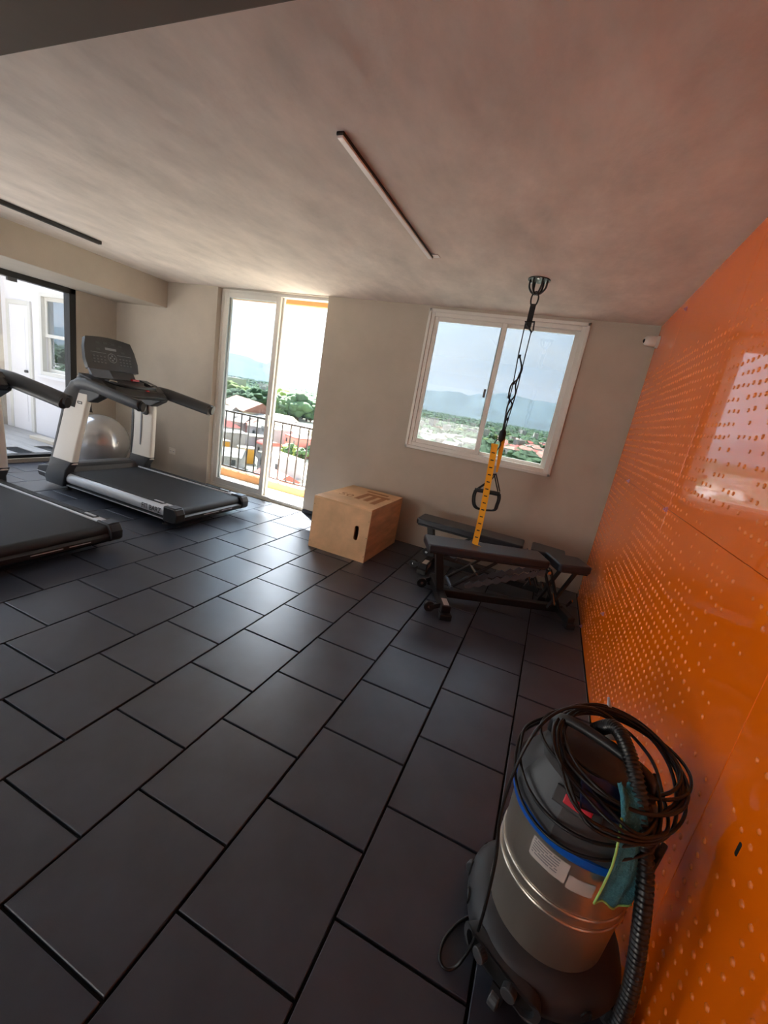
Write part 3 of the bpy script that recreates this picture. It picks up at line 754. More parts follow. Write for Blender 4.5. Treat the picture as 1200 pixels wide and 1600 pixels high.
# ------------------------------------------------------------------ weight benches
def make_bench(label):
    b = thing('weight_bench', label, 'bench', (-0.73, 3.043, 0), math.radians(25.3), 'weight benches by the orange wall')
    def pad(name, x0, x1, w, z0, z1, taper=0.0):
        ol = rrect(x0, x1, -w, w, 0.025, 4)
        ol = [(x, y * (1 - taper * (x - x0) / (x1 - x0))) for x, y in ol]
        o = MB().prism(ol, 'z', z0, z1).build(name, MATS['vinyl'], b, bevel=0.014, seg=3)
        for p in o.data.polygons: p.use_smooth = False
        return o
    bp = pad('back_pad', 0.0, 0.965, 0.13, 0.437, 0.5)
    sp = pad('seat_pad', 1.03, 1.31, 0.15, 0.437, 0.5, 0.2)
    MB().box(0.02, 0.94, -0.115, 0.115, 0.425, 0.437).build('pad_board', MATS['steel_black'], bp)
    MB().box(1.05, 1.29, -0.11, 0.11, 0.425, 0.437).build('pad_board', MATS['steel_black'], sp)
    ff = MB().box(0.155, 0.225, -0.30, 0.30, 0.03, 0.10).build('front_foot', MATS['steel_black'], b, bevel=0.006)
    for s_ in (-1, 1):
        MB().box(0.145, 0.235, s_ * 0.30 - 0.035, s_ * 0.30 + 0.035, 0.0, 0.045).build('rubber_foot', MATS['black_plastic'], ff, bevel=0.006)
        w_ = MB(); w_.cyl((0.08, s_ * 0.21 - 0.016, 0.042), (0.08, s_ * 0.21 + 0.016, 0.042), 0.042, n=20)
        wo_ = w_.build('wheel', MATS['black_plastic'], b, bevel=0.004)
        MB().cyl((0.08, s_ * 0.21 - 0.02, 0.042), (0.08, s_ * 0.21 + 0.02, 0.042), 0.013, n=12).build('hub', MATS['chrome'], wo_)
        MB().bar((0.08, s_ * 0.235, 0.042), (0.165, s_ * 0.235, 0.075), 0.008, 0.035).build('wheel_bracket', MATS['steel_black'], b)
    MB().box(0.226, 0.2275, -0.27, -0.16, 0.045, 0.088).build('decal', MATS['label_white'], ff)
    MB().box(0.170, 0.212, -0.28, -0.17, 0.0998, 0.1008).build('decal', MATS['label_white'], ff)
    MB().bar((0.19, 0, 0.08), (0.115, 0, 0.43), 0.07, 0.06, (1, 0, 0)).build('front_post', MATS['steel_black'], b, bevel=0.005)
    MB().bar((0.19, 0, 0.075), (1.22, 0, 0.075), 0.06, 0.06).build('base_beam', MATS['steel_black'], b, bevel=0.005)
    # toothed adjustment rails
    for s_ in (-1, 1):
        n = 9; top = []; bot = []
        x0, z0, x1, z1 = 0.36, 0.17, 0.98, 0.385
        for i in range(n):
            u0, u1 = i / n, (i + 0.55) / n
            top.append((x0 + (x1 - x0) * u0, z0 + (z1 - z0) * u0 + 0.012)); top.append((x0 + (x1 - x0) * u1, z0 + (z1 - z0) * u1 + 0.035))
        poly = top + [(x1, z1 + 0.02), (x1, z1 - 0.035)]
        for i in range(n - 1, -1, -1):
            u0, u1 = (i + 0.15) / n, (i + 0.7) / n
            poly += [(x0 + (x1 - x0) * u1, z0 + (z1 - z0) * u1 - 0.03), (x0 + (x1 - x0) * u0, z0 + (z1 - z0) * u0 - 0.012)]
        MB().prism(poly, 'y', s_ * 0.055 - 0.004, s_ * 0.055 + 0.004).build('ladder_rail', MATS['steel_grey'], b)
        MB().cyl((0.24, s_ * 0.09, 0.16), (0.56, s_ * 0.09, 0.42), 0.012, n=10).build('link_rod', MATS['steel_black'], b)
        MB().bar((1.0, s_ * 0.07, 0.43), (1.17, s_ * 0.07, 0.09), 0.012, 0.05, (0, 1, 0)).build('rear_post', MATS['steel_black'], b, bevel=0.003)
        MB().bar((1.2, s_ * 0.09, 0.43), (1.06, s_ * 0.09, 0.1), 0.02, 0.03, (0, 1, 0)).build('seat_brace', MATS['steel_black'], b)
        MB().cyl((1.06, s_ * 0.1, 0.24), (1.10, s_ * 0.1, 0.14), 0.009, n=10).build('adjust_pin', MATS['chrome'], b)
    MB().cyl((0.42, -0.11, 0.305), (0.42, 0.11, 0.305), 0.009, n=10).build('cross_pin', MATS['chrome'], b)
    MB().cyl((0.25, -0.11, 0.165), (0.25, 0.11, 0.165), 0.014, n=10).build('pivot', MATS['steel_grey'], b)
    MB().cyl((0.99, -0.1, 0.40), (0.99, 0.1, 0.40), 0.014, n=10).build('pivot', MATS['chrome'], b)
    rf = MB().box(1.185, 1.245, -0.20, 0.20, 0.03, 0.095).build('rear_foot', MATS['steel_black'], b, bevel=0.006)
    for s_ in (-1, 1):
        MB().box(1.178, 1.252, s_ * 0.19 - 0.03, s_ * 0.19 + 0.03, 0.0, 0.045).build('rubber_foot', MATS['black_plastic'], rf, bevel=0.005)
    MB().bar((1.25, -0.08, 0.19), (1.252, -0.02, 0.11), 0.012, 0.02).build('release_lever', MATS['chrome'], b, bevel=0.003)
    return b
bench1 = make_bench('black adjustable weight bench in front, the yellow strap touching its pad')
bench2 = copy_tree(bench1)
bench2.location = (-1.03, 3.86, 0); bench2.rotation_euler = (0, 0, 0); bench2.scale = (1.03, 1, 0.915)
tag(bench2, 'black adjustable weight bench against the back wall, behind the one under the strap', 'bench', 'weight benches by the orange wall')

# ------------------------------------------------------------------ suspension trainer
SX, SY = -0.386, 3.30
an = thing('ceiling_anchor', 'black metal anchor bracket bolted to the ceiling above the benches', 'anchor', (SX, SY, ZC))
MB().cyl((0, 0, -0.006), (0, 0, 0), 0.075, n=24).build('plate', MATS['steel_black'], an)
for a in (0, 60, 120):
    dx, dy = math.cos(math.radians(a)) , math.sin(math.radians(a))
    MB().tube(catmull([(-0.058*dx, -0.058*dy, -0.004), (-0.055*dx, -0.055*dy, -0.05), (-0.03*dx, -0.03*dy, -0.085), (0, 0, -0.093), (0.03*dx, 0.03*dy, -0.085), (0.055*dx, 0.055*dy, -0.05), (0.058*dx, 0.058*dy, -0.004)], 5), 0.0065, 8).build('hoop', MATS['steel_black'], an, smooth=True)
for a in (30, 150, 270):
    dx, dy = 0.064 * math.cos(math.radians(a)), 0.064 * math.sin(math.radians(a))
    MB().cyl((dx, dy, -0.014), (dx, dy, -0.005), 0.007, n=6).build('bolt', MATS['chrome'], an)
st = thing('suspension_trainer', 'black and yellow suspension trainer hanging from the ceiling in front of the window', 'trainer', (SX, SY, 0.5))
OFF = Vector((SX, SY, 0.5))
def L_(p): return Vector(p) - OFF
def PT(x, y, dy=0.0): return onY(x, y, SY + dy) - OFF
def ring_pts(c, rx, rz, n=20, tilt=0.0, yd=0.0):
    return [Vector(c) + Vector((rx * math.cos(t) + tilt * rz * math.sin(t), yd * math.sin(t), rz * math.sin(t))) for t in [2 * math.pi * i / n for i in range(n)]]
MB().tube(ring_pts((0, 0, 2.315 - 0.5), 0.024, 0.048), 0.0055, 8, closed=True).build('carabiner', MATS['steel_black'], st, smooth=True)
def web(p0, p1, w, th, m, name, parent=st, face=(0, 1, 0)):
    return MB().bar(p0, p1, w, th, face).build(name, m, parent, bevel=0.001, seg=1)
web((0, 0, 1.785), (0.0, 0, 1.62), 0.038, 0.006, MATS['black_web'], 'anchor_strap')
c0 = PT(827, 503)
MB().tube([PT(820, 503), PT(835, 503), PT(833, 516), PT(831, 520), PT(823, 508)], 0.007, 6, closed=True).build('buckle', MATS['black_plastic'], st)
# two long cords with knotted loops
kn = MB()
k1 = [PT(821, 505), PT(813, 545), PT(812, 558), PT(815, 577), PT(808, 597), PT(801, 625), PT(792, 650), PT(784, 675), PT(783, 680)]
k2 = [PT(830, 518), PT(822, 552), PT(815, 578), PT(808, 605), PT(797, 620), PT(795, 640), PT(790, 668), PT(786, 682)]
MB().tube(catmull([PT(821, 505), PT(811, 550), PT(802, 598), PT(792, 640), PT(784, 678)], 5), 0.0042, 6).build('cord', MATS['black_web'], st, smooth=True)
MB().tube(catmull([PT(830, 518, .01), PT(818, 566, .01), PT(806, 615, .01), PT(794, 655, .01), PT(787, 680, .01)], 5), 0.0042, 6).build('cord', MATS['black_web'], st, smooth=True)
MB().tube(catmull([PT(812, 556, -.012), PT(815, 577, -.012), PT(809, 592, -.012), PT(799, 601, -.012), PT(795, 620, -.012), PT(800, 632, -.012), PT(793, 646, -.012), PT(788, 668, -.012), PT(785, 680, -.012)], 5), 0.0062, 6).build('loop_strap', MATS['black_web'], st, smooth=True)
MB().tube(catmull([PT(815, 577, .02), PT(806, 600, .02), PT(805, 617, .02), PT(794, 632, .02), PT(790, 650, .02), PT(786, 680, .02)], 5), 0.0062, 6).build('loop_strap', MATS['black_web'], st, smooth=True)
for q in (PT(812, 557), PT(815, 577), PT(795, 620), PT(803, 598), PT(793, 655)):
    MB().cyl(q + Vector((0, 0, -0.012)), q + Vector((0, 0, 0.012)), 0.009, n=8).build('knot', MATS['black_web'], st)
smooth_angle(MB().tube([PT(787, 671), PT(786, 676), PT(784, 684), PT(781, 690)], 0.02, 10, rad=[0.012, 0.026, 0.026, 0.012]).build('knot_cluster', MATS['black_web'], st), 60)
MB().tube(catmull([PT(779, 686), PT(773, 692), PT(772, 697), PT(773, 703), PT(777, 703), PT(782, 694)], 4, True), 0.005, 6, closed=True).build('carabiner', MATS['steel_black'], st, smooth=True)
# yellow strap with marks
ya, yb = PT(773, 696, -.01), (onZ(742, 850, 0.506) - OFF)
n = 14; pts = [ya.lerp(yb, i / n) for i in range(n + 1)]
for i in range(n + 1): pts[i].x += 0.008 * math.sin(i / n * math.pi); pts[i].y -= 0.01 * math.sin(i / n * math.pi * 2)
pts.append(pts[-1] + Vector((0.03, 0.0, -0.006)))
m_ = MB(); w2_ = 0.024
P = []
for p in pts:
    P += [p + Vector((-w2_, -0.0015, 0)), p + Vector((w2_, -0.0015, 0)), p + Vector((w2_, 0.0015, 0)), p + Vector((-w2_, 0.0015, 0))]
F = []
for i in range(len(pts) - 1):
    for k in range(4): F.append((i*4 + k, i*4 + (k+1) % 4, i*4 + 4 + (k+1) % 4, i*4 + 4 + k))
F += [(3, 2, 1, 0), tuple((len(pts) - 1) * 4 + k for k in range(4))]
ys = m_.add(P, F).build('yellow_strap', MATS['yellow_web'], st)
for i in range(1, n):
    p = pts[i]
    MB().box(p.x - 0.012, p.x + 0.012, p.y - 0.0032, p.y - 0.0012, p.z - 0.004, p.z + 0.004).build('strap_mark', MATS['black_web'], ys)
MB().box(ya.x - 0.026, ya.x + 0.026, ya.y - 0.004, ya.y + 0.004, ya.z - 0.006, ya.z + 0.012).build('strap_tab', MATS['yellow_web'], ys)
# second strap, seen edge-on, and the handles
MB().tube([PT(786, 684, .02), PT(781, 712, .02), PT(776, 738, .02)], 0.006, 6, rad=[0.007, 0.005, 0.004], ry=[0.02, 0.018, 0.008]).build('yellow_strap', MATS['yellow_web'], st)
hx = 0.03
for dy, xo in ((0.02, 0), (0.07, -3)):
    ap = PT(775 + xo, 740, dy)
    MB().tube(catmull([ap, PT(781 + xo, 768, dy)], 4), 0.005, 6).build('handle_strap', MATS['black_web'], st)
    MB().tube(catmull([ap, PT(766 + xo, 751, dy), PT(746 + xo, 765, dy)], 4), 0.005, 6).build('handle_strap', MATS['black_web'], st)
    g = MB().cyl(PT(745 + xo, 765, dy), PT(781 + xo, 772, dy), 0.0155, n=14).build('foam_grip', MATS['black_plastic'], st)
    MB().tube(catmull([PT(745 + xo, 766, dy), PT(742 + xo, 775, dy), PT(742 + xo, 787, dy), PT(747 + xo, 794, dy), PT(760 + xo, 797, dy + .02), PT(774 + xo, 797, dy), PT(778 + xo, 789, dy), PT(781 + xo, 780, dy), PT(781 + xo, 772, dy)], 4), 0.0075, 6).build('foot_cradle', MATS['black_web'], st)

# ------------------------------------------------------------------ lamps, camera, outlet
lp = thing('linear_ceiling_lamp', 'slim linear lamp with pale diffuser on the ceiling in the middle of the room', 'lamp', (-1.074, 2.32, ZC))
MB().box(-0.017, 0.017, -0.64, 0.64, -0.013, 0.0).build('housing', MATS['black_alu'], lp, bevel=0.003)
MB().box(-0.0145, 0.0145, -0.637, 0.639, -0.021, -0.012).build('diffuser', MATS['lamp_diffuser'], lp, bevel=0.003)
MB().box(-0.03, 0.06, 0.60, 0.655, -0.004, 0.0).build('mounting_patch', MATS['lamp_diffuser'], lp)
lp2 = thing('linear_ceiling_lamp', 'thin black linear lamp on the ceiling beside the beam at the left', 'lamp', (-4.36, 2.35, ZC))
MB().box(-0.022, 0.022, -0.64, 0.64, -0.03, 0.0).build('housing', MATS['black_alu'], lp2, bevel=0.003)
MB().box(-0.006, 0.006, -0.63, 0.63, -0.033, -0.028).build('diffuser', MATS['grey_plastic'], lp2)
cm = thing('security_camera', 'small white security camera high on the orange wall in the corner', 'camera', (OX, 4.12, 2.285))
MB().cyl((0, 0, 0), (-0.022, 0, 0), 0.048, 0.045, 20).build('mount', MATS['white_plastic'], cm, bevel=0.004)
cbody = smooth_angle(MB().lathe([(0.001, 0), (0.037, 0), (0.041, 0.01), (0.041, 0.055), (0.036, 0.078), (0.024, 0.09), (0.001, 0.092)], n=24).build('body', MATS['white_plastic'], cm))
cbody.rotation_euler = (0, math.radians(-90), math.radians(12)); cbody.location = (-0.02, 0, 0)
lens = MB().lathe([(0.001, 0.012), (0.012, 0.010), (0.02, 0.0), (0.021, -0.004)], n=20).build('lens', MATS['black_void'], cm, smooth=True)
lens.rotation_euler = (0, math.radians(-90), math.radians(30)); lens.location = (-0.103, -0.022, -0.004)
ot = thing('wall_outlet', 'white wall outlet low on the back wall behind the treadmill', 'outlet', (-4.77, BW, 0.315))
MB().box(-0.062, 0.062, -0.009, 0, -0.042, 0.042).build('plate', MATS['outlet_white'], ot, bevel=0.003)
for x in (-0.028, 0.028):
    sk = MB().box(x - 0.018, x + 0.018, -0.0115, -0.008, -0.022, 0.022).build('socket', MATS['white_plastic'], ot, bevel=0.002)
    for dx in (-0.007, 0.007): MB().box(x + dx - 0.002, x + dx + 0.002, -0.0122, -0.011, -0.008, 0.008).build('pin_slot', MATS['black_void'], sk)

# ------------------------------------------------------------------ vacuum cleaner
VX, VY = 0.302, 1.085
va = thing('vacuum_cleaner', 'wet and dry vacuum cleaner with steel drum and coiled black cord by the orange wall', 'vacuum cleaner', (VX, VY, 0))
FA = math.radians(243)                       # where its front looks
fd = Vector((math.cos(FA), math.sin(FA), 0)); sd = Vector((-fd.y, fd.x, 0))
def VP(f, s, z): return fd * f + sd * s + Vector((0, 0, z))
# base skirt: lathe stretched into lobes
n = 72; P = []; F = []
prof = [(0.14, 0.045), (0.185, 0.045), (0.205, 0.06), (0.212, 0.09), (0.208, 0.12), (0.192, 0.145), (0.168, 0.158), (0.14, 0.16)]
for i in range(n):
    a = 2 * math.pi * i / n
    lob = 1.0 + 0.035 * max(0, math.cos(4 * (a - FA))) 
    for r, z in prof: P.append((r * lob * math.cos(a), r * lob * math.sin(a), z))
K = len(prof)
for i in range(n):
    j = (i + 1) % n
    for k in range(K - 1): F.append((i*K + k, j*K + k, j*K + k + 1, i*K + k + 1))
base = smooth_angle(MB().add(P, F).build('base', MATS['vac_base'], va), 50)
# accessory holder at the front: framed recess with two round pegs
oval = rrect(-0.115, 0.115, -0.034, 0.034, 0.033, 8)
hole = rrect(-0.10, 0.10, -0.024, 0.024, 0.0235, 8)
def bend(me, r0, z0):
    for v in me.vertices:
        a = FA + v.co.x / r0; r = r0 + v.co.z; z = z0 + v.co.y
        v.co = (r * math.cos(a), r * math.sin(a), z)
    me.update(); return me
def dense_plate(ol, holes, d):
    me = plate(ol, holes, d); return me
hm = dense_plate(oval, [hole], 0.03)
bm = bmesh.new(); bm.from_mesh(hm)
bmesh.ops.triangulate(bm, faces=[f for f in bm.faces]); bm.to_mesh(hm); bm.free()
obj('accessory_holder', bend(hm, 0.222, 0.10), MATS['vac_base'], va)
rc_ = MB().box(-0.10, 0.10, -0.026, 0.026, -0.002, 0.0)
sub = MB()
for i in range(12):
    a0, a1 = -0.1 + 0.2 * i / 12, -0.1 + 0.2 * (i + 1) / 12
    sub.add([(a0, -0.026, 0), (a1, -0.026, 0), (a1, 0.026, 0), (a0, 0.026, 0)], [(0, 1, 2, 3)])
obj('holder_recess', bend(sub.mesh('holder_recess'), 0.2225, 0.10), MATS['black_void'], va)
for s_ in (-0.048, 0.040):
    a = FA + s_ / 0.222; u = Vector((math.cos(a), math.sin(a), 0))
    MB().cyl(u * 0.215 + Vector((0, 0, 0.10)), u * 0.242 + Vector((0, 0, 0.10)), 0.019, n=20).build('peg', MATS['vac_grey'], va, bevel=0.003)
# clips round the skirt
for da_ in (-95, -70, -48, 60):
    a = FA + math.radians(da_); u = Vector((math.cos(a), math.sin(a), 0)); tt = Vector((-u.y, u.x, 0))
    MB().tube([u * 0.213 + tt * 0.016 * math.cos(q) + Vector((0, 0, 0.10 + 0.022 * math.sin(q))) for q in [math.pi * i / 10 - 0.4 for i in range(11)]], 0.003, 6).build('clip', MATS['black_plastic'], va)
# casters
for da_ in (-88, 4, 92, 180):
    a = FA + math.radians(da_); u = Vector((math.cos(a), math.sin(a), 0)); tt = Vector((-u.y, u.x, 0)); c = u * 0.218
    ca = MB().cyl(c - tt * 0.012 + Vector((0, 0, 0.024)), c + tt * 0.012 + Vector((0, 0, 0.024)), 0.024, n=18).build('caster', MATS['vac_grey'], va, bevel=0.003)
    MB().bar(c + Vector((0, 0, 0.02)), c + Vector((0, 0, 0.07)), 0.034, 0.012, u).build('fork', MATS['black_plastic'], ca)
# steel drum with two raised bands
dp = [(0.155, 0.12), (0.158, 0.16), (0.1635, 0.30)]
for zc in (0.318, 0.352):
    for i in range(7):
        a = math.pi * i / 6; dp.append((0.1635 + 0.0045 * math.sin(a), zc - 0.006 * math.cos(a)))
dp += [(0.166, 0.49), (0.166, 0.515)]
smooth_angle(MB().lathe(dp, n=96).build('drum', MATS['brushed_steel'], va), 30)
# blue ring, head
smooth_angle(MB().lathe([(0.16, 0.508), (0.174, 0.508), (0.177, 0.515), (0.176, 0.532), (0.16, 0.536)], n=64).build('blue_ring', MATS['blue_plastic'], va), 40)
hp = [(0.172, 0.534), (0.173, 0.560), (0.166, 0.590), (0.130, 0.652), (0.112, 0.666), (0.001, 0.672)]
def facet_lathe(prof, n, sub=4):
    P = []; F = []; K = len(prof); N = n * sub
    for i in range(N):
        a = 2 * math.pi * i / N
        seg_a = 2 * math.pi / n; loc = (a % seg_a) - seg_a / 2
        k_ = math.cos(seg_a / 2) / math.cos(loc); k_ = 0.5 + 0.5 * (k_ / math.cos(seg_a / 2) * 0.985)
        for r, z in prof: P.append((r * k_ * math.cos(a + FA), r * k_ * math.sin(a + FA), z))
    for i in range(N):
        j = (i + 1) % N
        for k in range(K - 1): F.append((i*K + k, j*K + k, j*K + k + 1, i*K + k + 1))
    return MB().add(P, F)
head = smooth_angle(facet_lathe(hp, 8).build('motor_head', MATS['vac_grey'], va), 18)
MB().box(-0.055, 0.055, -0.004, 0.004, -0.04, 0.04).build('front_panel', MATS['navy_plastic'], head, bevel=0.004)
_fp = head.children[-1]; _fp.location = VP(0.100, 0.062, 0.662); _fp.rotation_euler = (math.radians(-58), 0, FA + math.radians(90 + 30))
_fp.data.transform(Matrix.Rotation(0, 4, 'X'))
sw = MB().box(-0.032, 0.032, -0.008, 0.008, -0.011, 0.011).build('switch', MATS['red_plastic'], head, bevel=0.003)
sw.location = VP(0.143, 0.026, 0.629); sw.rotation_euler = (math.radians(-30), 0, FA + math.radians(90 + 8))
bz = MB().box(-0.055, 0.055, -0.008, 0.006, -0.02, 0.02).build('switch_bezel', MATS['dark_grey_plastic'], head, bevel=0.003)
bz.location = VP(0.1405, 0.024, 0.627); bz.rotation_euler = (math.radians(-30), 0, FA + math.radians(90 + 8))
# carrying handle over the top
hl = MB().tube(catmull([VP(0.0, -0.125, 0.66), VP(0.0, -0.115, 0.705), VP(0, -0.06, 0.722), VP(0, 0.06, 0.722), VP(0, 0.115, 0.705), VP(0, 0.125, 0.66)], 6), 0.014, 10).build('carry_handle', MATS['black_plastic'], va, smooth=True)
# latches
for da_ in (90, -90):
    a = FA + math.radians(da_); u = Vector((math.cos(a), math.sin(a), 0)); tt = Vector((-u.y, u.x, 0))
    MB().bar(u * 0.176 + Vector((0, 0, 0.46)), u * 0.182 + Vector((0, 0, 0.57)), 0.05, 0.014, u).build('latch', MATS['black_plastic'], va, bevel=0.004)
# stickers on the drum
def sticker(a_c, w, z0, z1, m, name, r=0.1672, tilt=0.0):
    mb = MB(); n = 12
    for i in range(n):
        a0, a1 = a_c - w / 2 + w * i / n, a_c - w / 2 + w * (i + 1) / n
        q = [(r * math.cos(a0), r * math.sin(a0), z0), (r * math.cos(a1), r * math.sin(a1), z0), (r * math.cos(a1), r * math.sin(a1), z1), (r * math.cos(a0), r * math.sin(a0), z1)]
        mb.add(q, [(0, 1, 2, 3)])
    return mb.build(name, m, va, smooth=True)
s1 = sticker(FA + 0.06, 0.56, 0.432, 0.490, MATS['label_white'], 'rating_label')
lines = MB()
for i in range(6):
    z = 0.483 - 0.0075 * i; r = 0.1678
    for j in range(8):
        a0 = FA - 0.19 + 0.05 * j; a1 = a0 + (0.05 if (i + j) % 5 else 0.03)
        lines.add([(r * math.cos(a0), r * math.sin(a0), z), (r * math.cos(a1), r * math.sin(a1), z), (r * math.cos(a1), r * math.sin(a1), z + 0.003), (r * math.cos(a0), r * math.sin(a0), z + 0.003)], [(0, 1, 2, 3)])
lines.build('label_print', MATS['print_grey'], s1)
sticker(FA + 0.54, 0.36, 0.425, 0.465, MATS['label_white'], 'name_sticker')
# corrugated hose: from the head over the top and down the right side
hz = [Vector((-0.01, 0.07, 0.70)), Vector((0.02, 0.03, 0.755)), Vector((0.05, -0.04, 0.74)), Vector((0.085, -0.11, 0.67)), Vector((0.115, -0.165, 0.56)), Vector((0.14, -0.19, 0.42)), Vector((0.16, -0.20, 0.28)), Vector((0.165, -0.205, 0.14)), Vector((0.15, -0.22, 0.05)), Vector((0.10, -0.30, 0.03))]
hpts = catmull(hz, 44); rr_ = [0.0155 + (0.0030 if (i // 2) % 2 else 0.0) for i in range(len(hpts))]
MB().tube(hpts, 0.02, 14, rad=rr_).build('hose', MATS['hose_black'], va, smooth=True)
# power cord: coils lying over the head, some hanging low, then down to the floor
cords = []
rc2 = random.Random(11)
for k in range(9):
    R1 = 0.150 + rc2.uniform(-0.02, 0.02); R2 = 0.135 + rc2.uniform(-0.02, 0.018)
    cx_, cy_ = 0.03 + rc2.uniform(-0.02, 0.02), rc2.uniform(-0.02, 0.03); zc = 0.694 + rc2.uniform(-0.012, 0.012)
    tx_, ty_ = rc2.uniform(-0.10, 0.10), 0.08 + rc2.uniform(0.0, 0.30)
    pts = []
    for i in range(10):
        a = 2 * math.pi * i / 10 + k
        x, y = cx_ + R1 * math.cos(a), cy_ + R2 * math.sin(a)
        z = zc + tx_ * math.cos(a) * R1 + ty_ * math.sin(a) * R2
        # keep the loop clear of the head
        rr = math.hypot(x, y)
        if z < 0.69 and rr < 0.185:
            s_ = 0.187 / max(rr, 0.01) if z < 0.66 else 1.0
            x, y = x * s_, y * s_
        pts.append((x, y, z))
    MB().tube(catmull(pts, 6, True), 0.0042, 6, closed=True).build('power_cord', MATS['cord_black'], va, smooth=True)
for zlow, R1 in ((0.54, 0.188), (0.585, 0.183)):
    pts = []
    for i in range(14):
        a = FA - 1.9 + 3.6 * i / 13; u = i / 13
        z = 0.72 - (0.72 - zlow) * math.sin(math.pi * u) ** 0.8
        Rk = 0.115 + (R1 - 0.115) * min(1.0, 2.4 * math.sin(math.pi * u)); pts.append((Rk * math.cos(a), Rk * math.sin(a), z))
    MB().tube(catmull(pts, 5), 0.0042, 6).build('power_cord', MATS['cord_black'], va, smooth=True)
def VZ(x, y, z): return onZ(x, y, z) - Vector((VX, VY, 0))
dn = [VZ(985, 1150, 0.72), VZ(940, 1112, 0.745), VZ(890, 1106, 0.745), VZ(848, 1130, 0.72), VZ(812, 1185, 0.62), VZ(783, 1270, 0.46), VZ(775, 1340, 0.34), VZ(757, 1420, 0.20), VZ(740, 1470, 0.10), VZ(715, 1508, 0.02), VZ(697, 1514, 0.006), VZ(687, 1497, 0.006), VZ(694, 1468, 0.006), VZ(715, 1443, 0.006), VZ(738, 1432, 0.008), VZ(755, 1440, 0.02)]
MB().tube(catmull(dn, 7), 0.0045, 8).build('power_cord', MATS['cord_black'], va, smooth=True)
# pale tip behind the head
MB().cyl(onY(957, 1150, 1.26) - Vector((VX, VY, 0)), onY(951, 1090, 1.26) - Vector((VX, VY, 0)), 0.02, 0.003, 14).build('nozzle_tip', MATS['white_plastic'], va, smooth=True)
# cleaning cloth draped on the front of the head
cl = MB(); nu, nv = 10, 16; P = []; F = []
cz = [(0.10, 0.700), (0.128, 0.690), (0.155, 0.665), (0.172, 0.63), (0.184, 0.60), (0.192, 0.57), (0.194, 0.54), (0.192, 0.51), (0.190, 0.485), (0.188, 0.465), (0.187, 0.45)]
aC = FA + 0.90
for side in (0, 1):
    for j, (r, z) in enumerate(cz):
        for i in range(nu + 1):
            w_ = 0.16 + 0.07 * min(1, j / 6)
            a = aC + (i / nu - 0.5) * 2 * w_ 
            rr = r + 0.004 * math.sin(i * 1.3 + j * 0.2) + (0.004 if side else 0)
            P.append((rr * math.cos(a), rr * math.sin(a), z + 0.006 * math.sin(i * 0.8)))
NV = len(cz); S0 = NV * (nu + 1)
for side in (0, 1):
    for j in range(NV - 1):
        for i in range(nu):
            b0 = side * S0 + j * (nu + 1) + i
            F.append((b0, b0 + 1, b0 + nu + 2, b0 + nu + 1))
edge = [j * (nu + 1) for j in range(NV)] + [(NV - 1) * (nu + 1) + i for i in range(1, nu + 1)] + [j * (nu + 1) + nu for j in range(NV - 2, -1, -1)] + [i for i in range(nu - 1, 0, -1)]
for q in range(len(edge)):
    a, b = edge[q], edge[(q + 1) % len(edge)]; F.append((a, b, b + S0, a + S0))
ct = thing('cleaning_cloth', 'teal cleaning cloth draped over the front of the vacuum cleaner', 'cloth', (VX, VY, 0.45))
P = [(p[0], p[1], p[2] - 0.45) for p in P]
cl.add(P, F).build('cloth_sheet', MATS['cloth_teal'], ct, smooth=True)
hem = [Vector(P[S0 + j * (nu + 1)]) for j in range(2, NV)] + [Vector(P[S0 + (NV - 1) * (nu + 1) + i]) for i in range(1, nu + 1)]
MB().tube(hem, 0.0028, 6).build('hem', MATS['cloth_edge'], ct, smooth=True)

# ------------------------------------------------------------------ the city outside
GZ = -25.0
mat('ground', (150, 146, 130), 0.95, var=0.25, vscale=0.02)
mat('hill', (70, 84, 86), 0.95, var=0.3, vscale=0.0015)
mat('leaf_dark', (62, 88, 54), 0.9, var=0.3, vscale=0.4, island=0.35)
mat('leaf_light', (118, 136, 70), 0.9, var=0.3, vscale=0.4, island=0.3)
mat('trunk', (84, 66, 50), 0.9, var=0.2)
mat('b_white', (198, 195, 190), 0.8, var=0.06, vscale=0.5)
mat('b_grey', (158, 154, 158), 0.8, var=0.08, vscale=0.5)
mat('b_pink', (206, 128, 118), 0.8, var=0.08, vscale=0.5)
mat('b_yellow', (226, 164, 62), 0.8, var=0.06, vscale=0.5)
mat('b_beige', (206, 190, 164), 0.8, var=0.06, vscale=0.5)
mat('roof_red', (184, 84, 74), 0.8, var=0.15, vscale=0.8)
mat('roof_salmon', (172, 124, 108), 0.85, var=0.12, vscale=0.3)
mat('roof_grey', (172, 168, 162), 0.85, var=0.1, vscale=0.4)
mat('roof_cream', (192, 184, 164), 0.85, var=0.08, vscale=0.3)
mat('asphalt', (112, 112, 114), 0.9, var=0.1)
mat('dark_glass', (50, 56, 62), 0.2)
struct(MB().box(-14000, 12000, 30, 13000, GZ - 2, GZ).build('ground', MATS['ground']))
def gpx(x, y): return onZ(x, y, GZ)
def az_el(x, y):
    d = ray(x, y); return math.atan2(d.x, d.y), math.atan2(d.z, math.hypot(d.x, d.y))
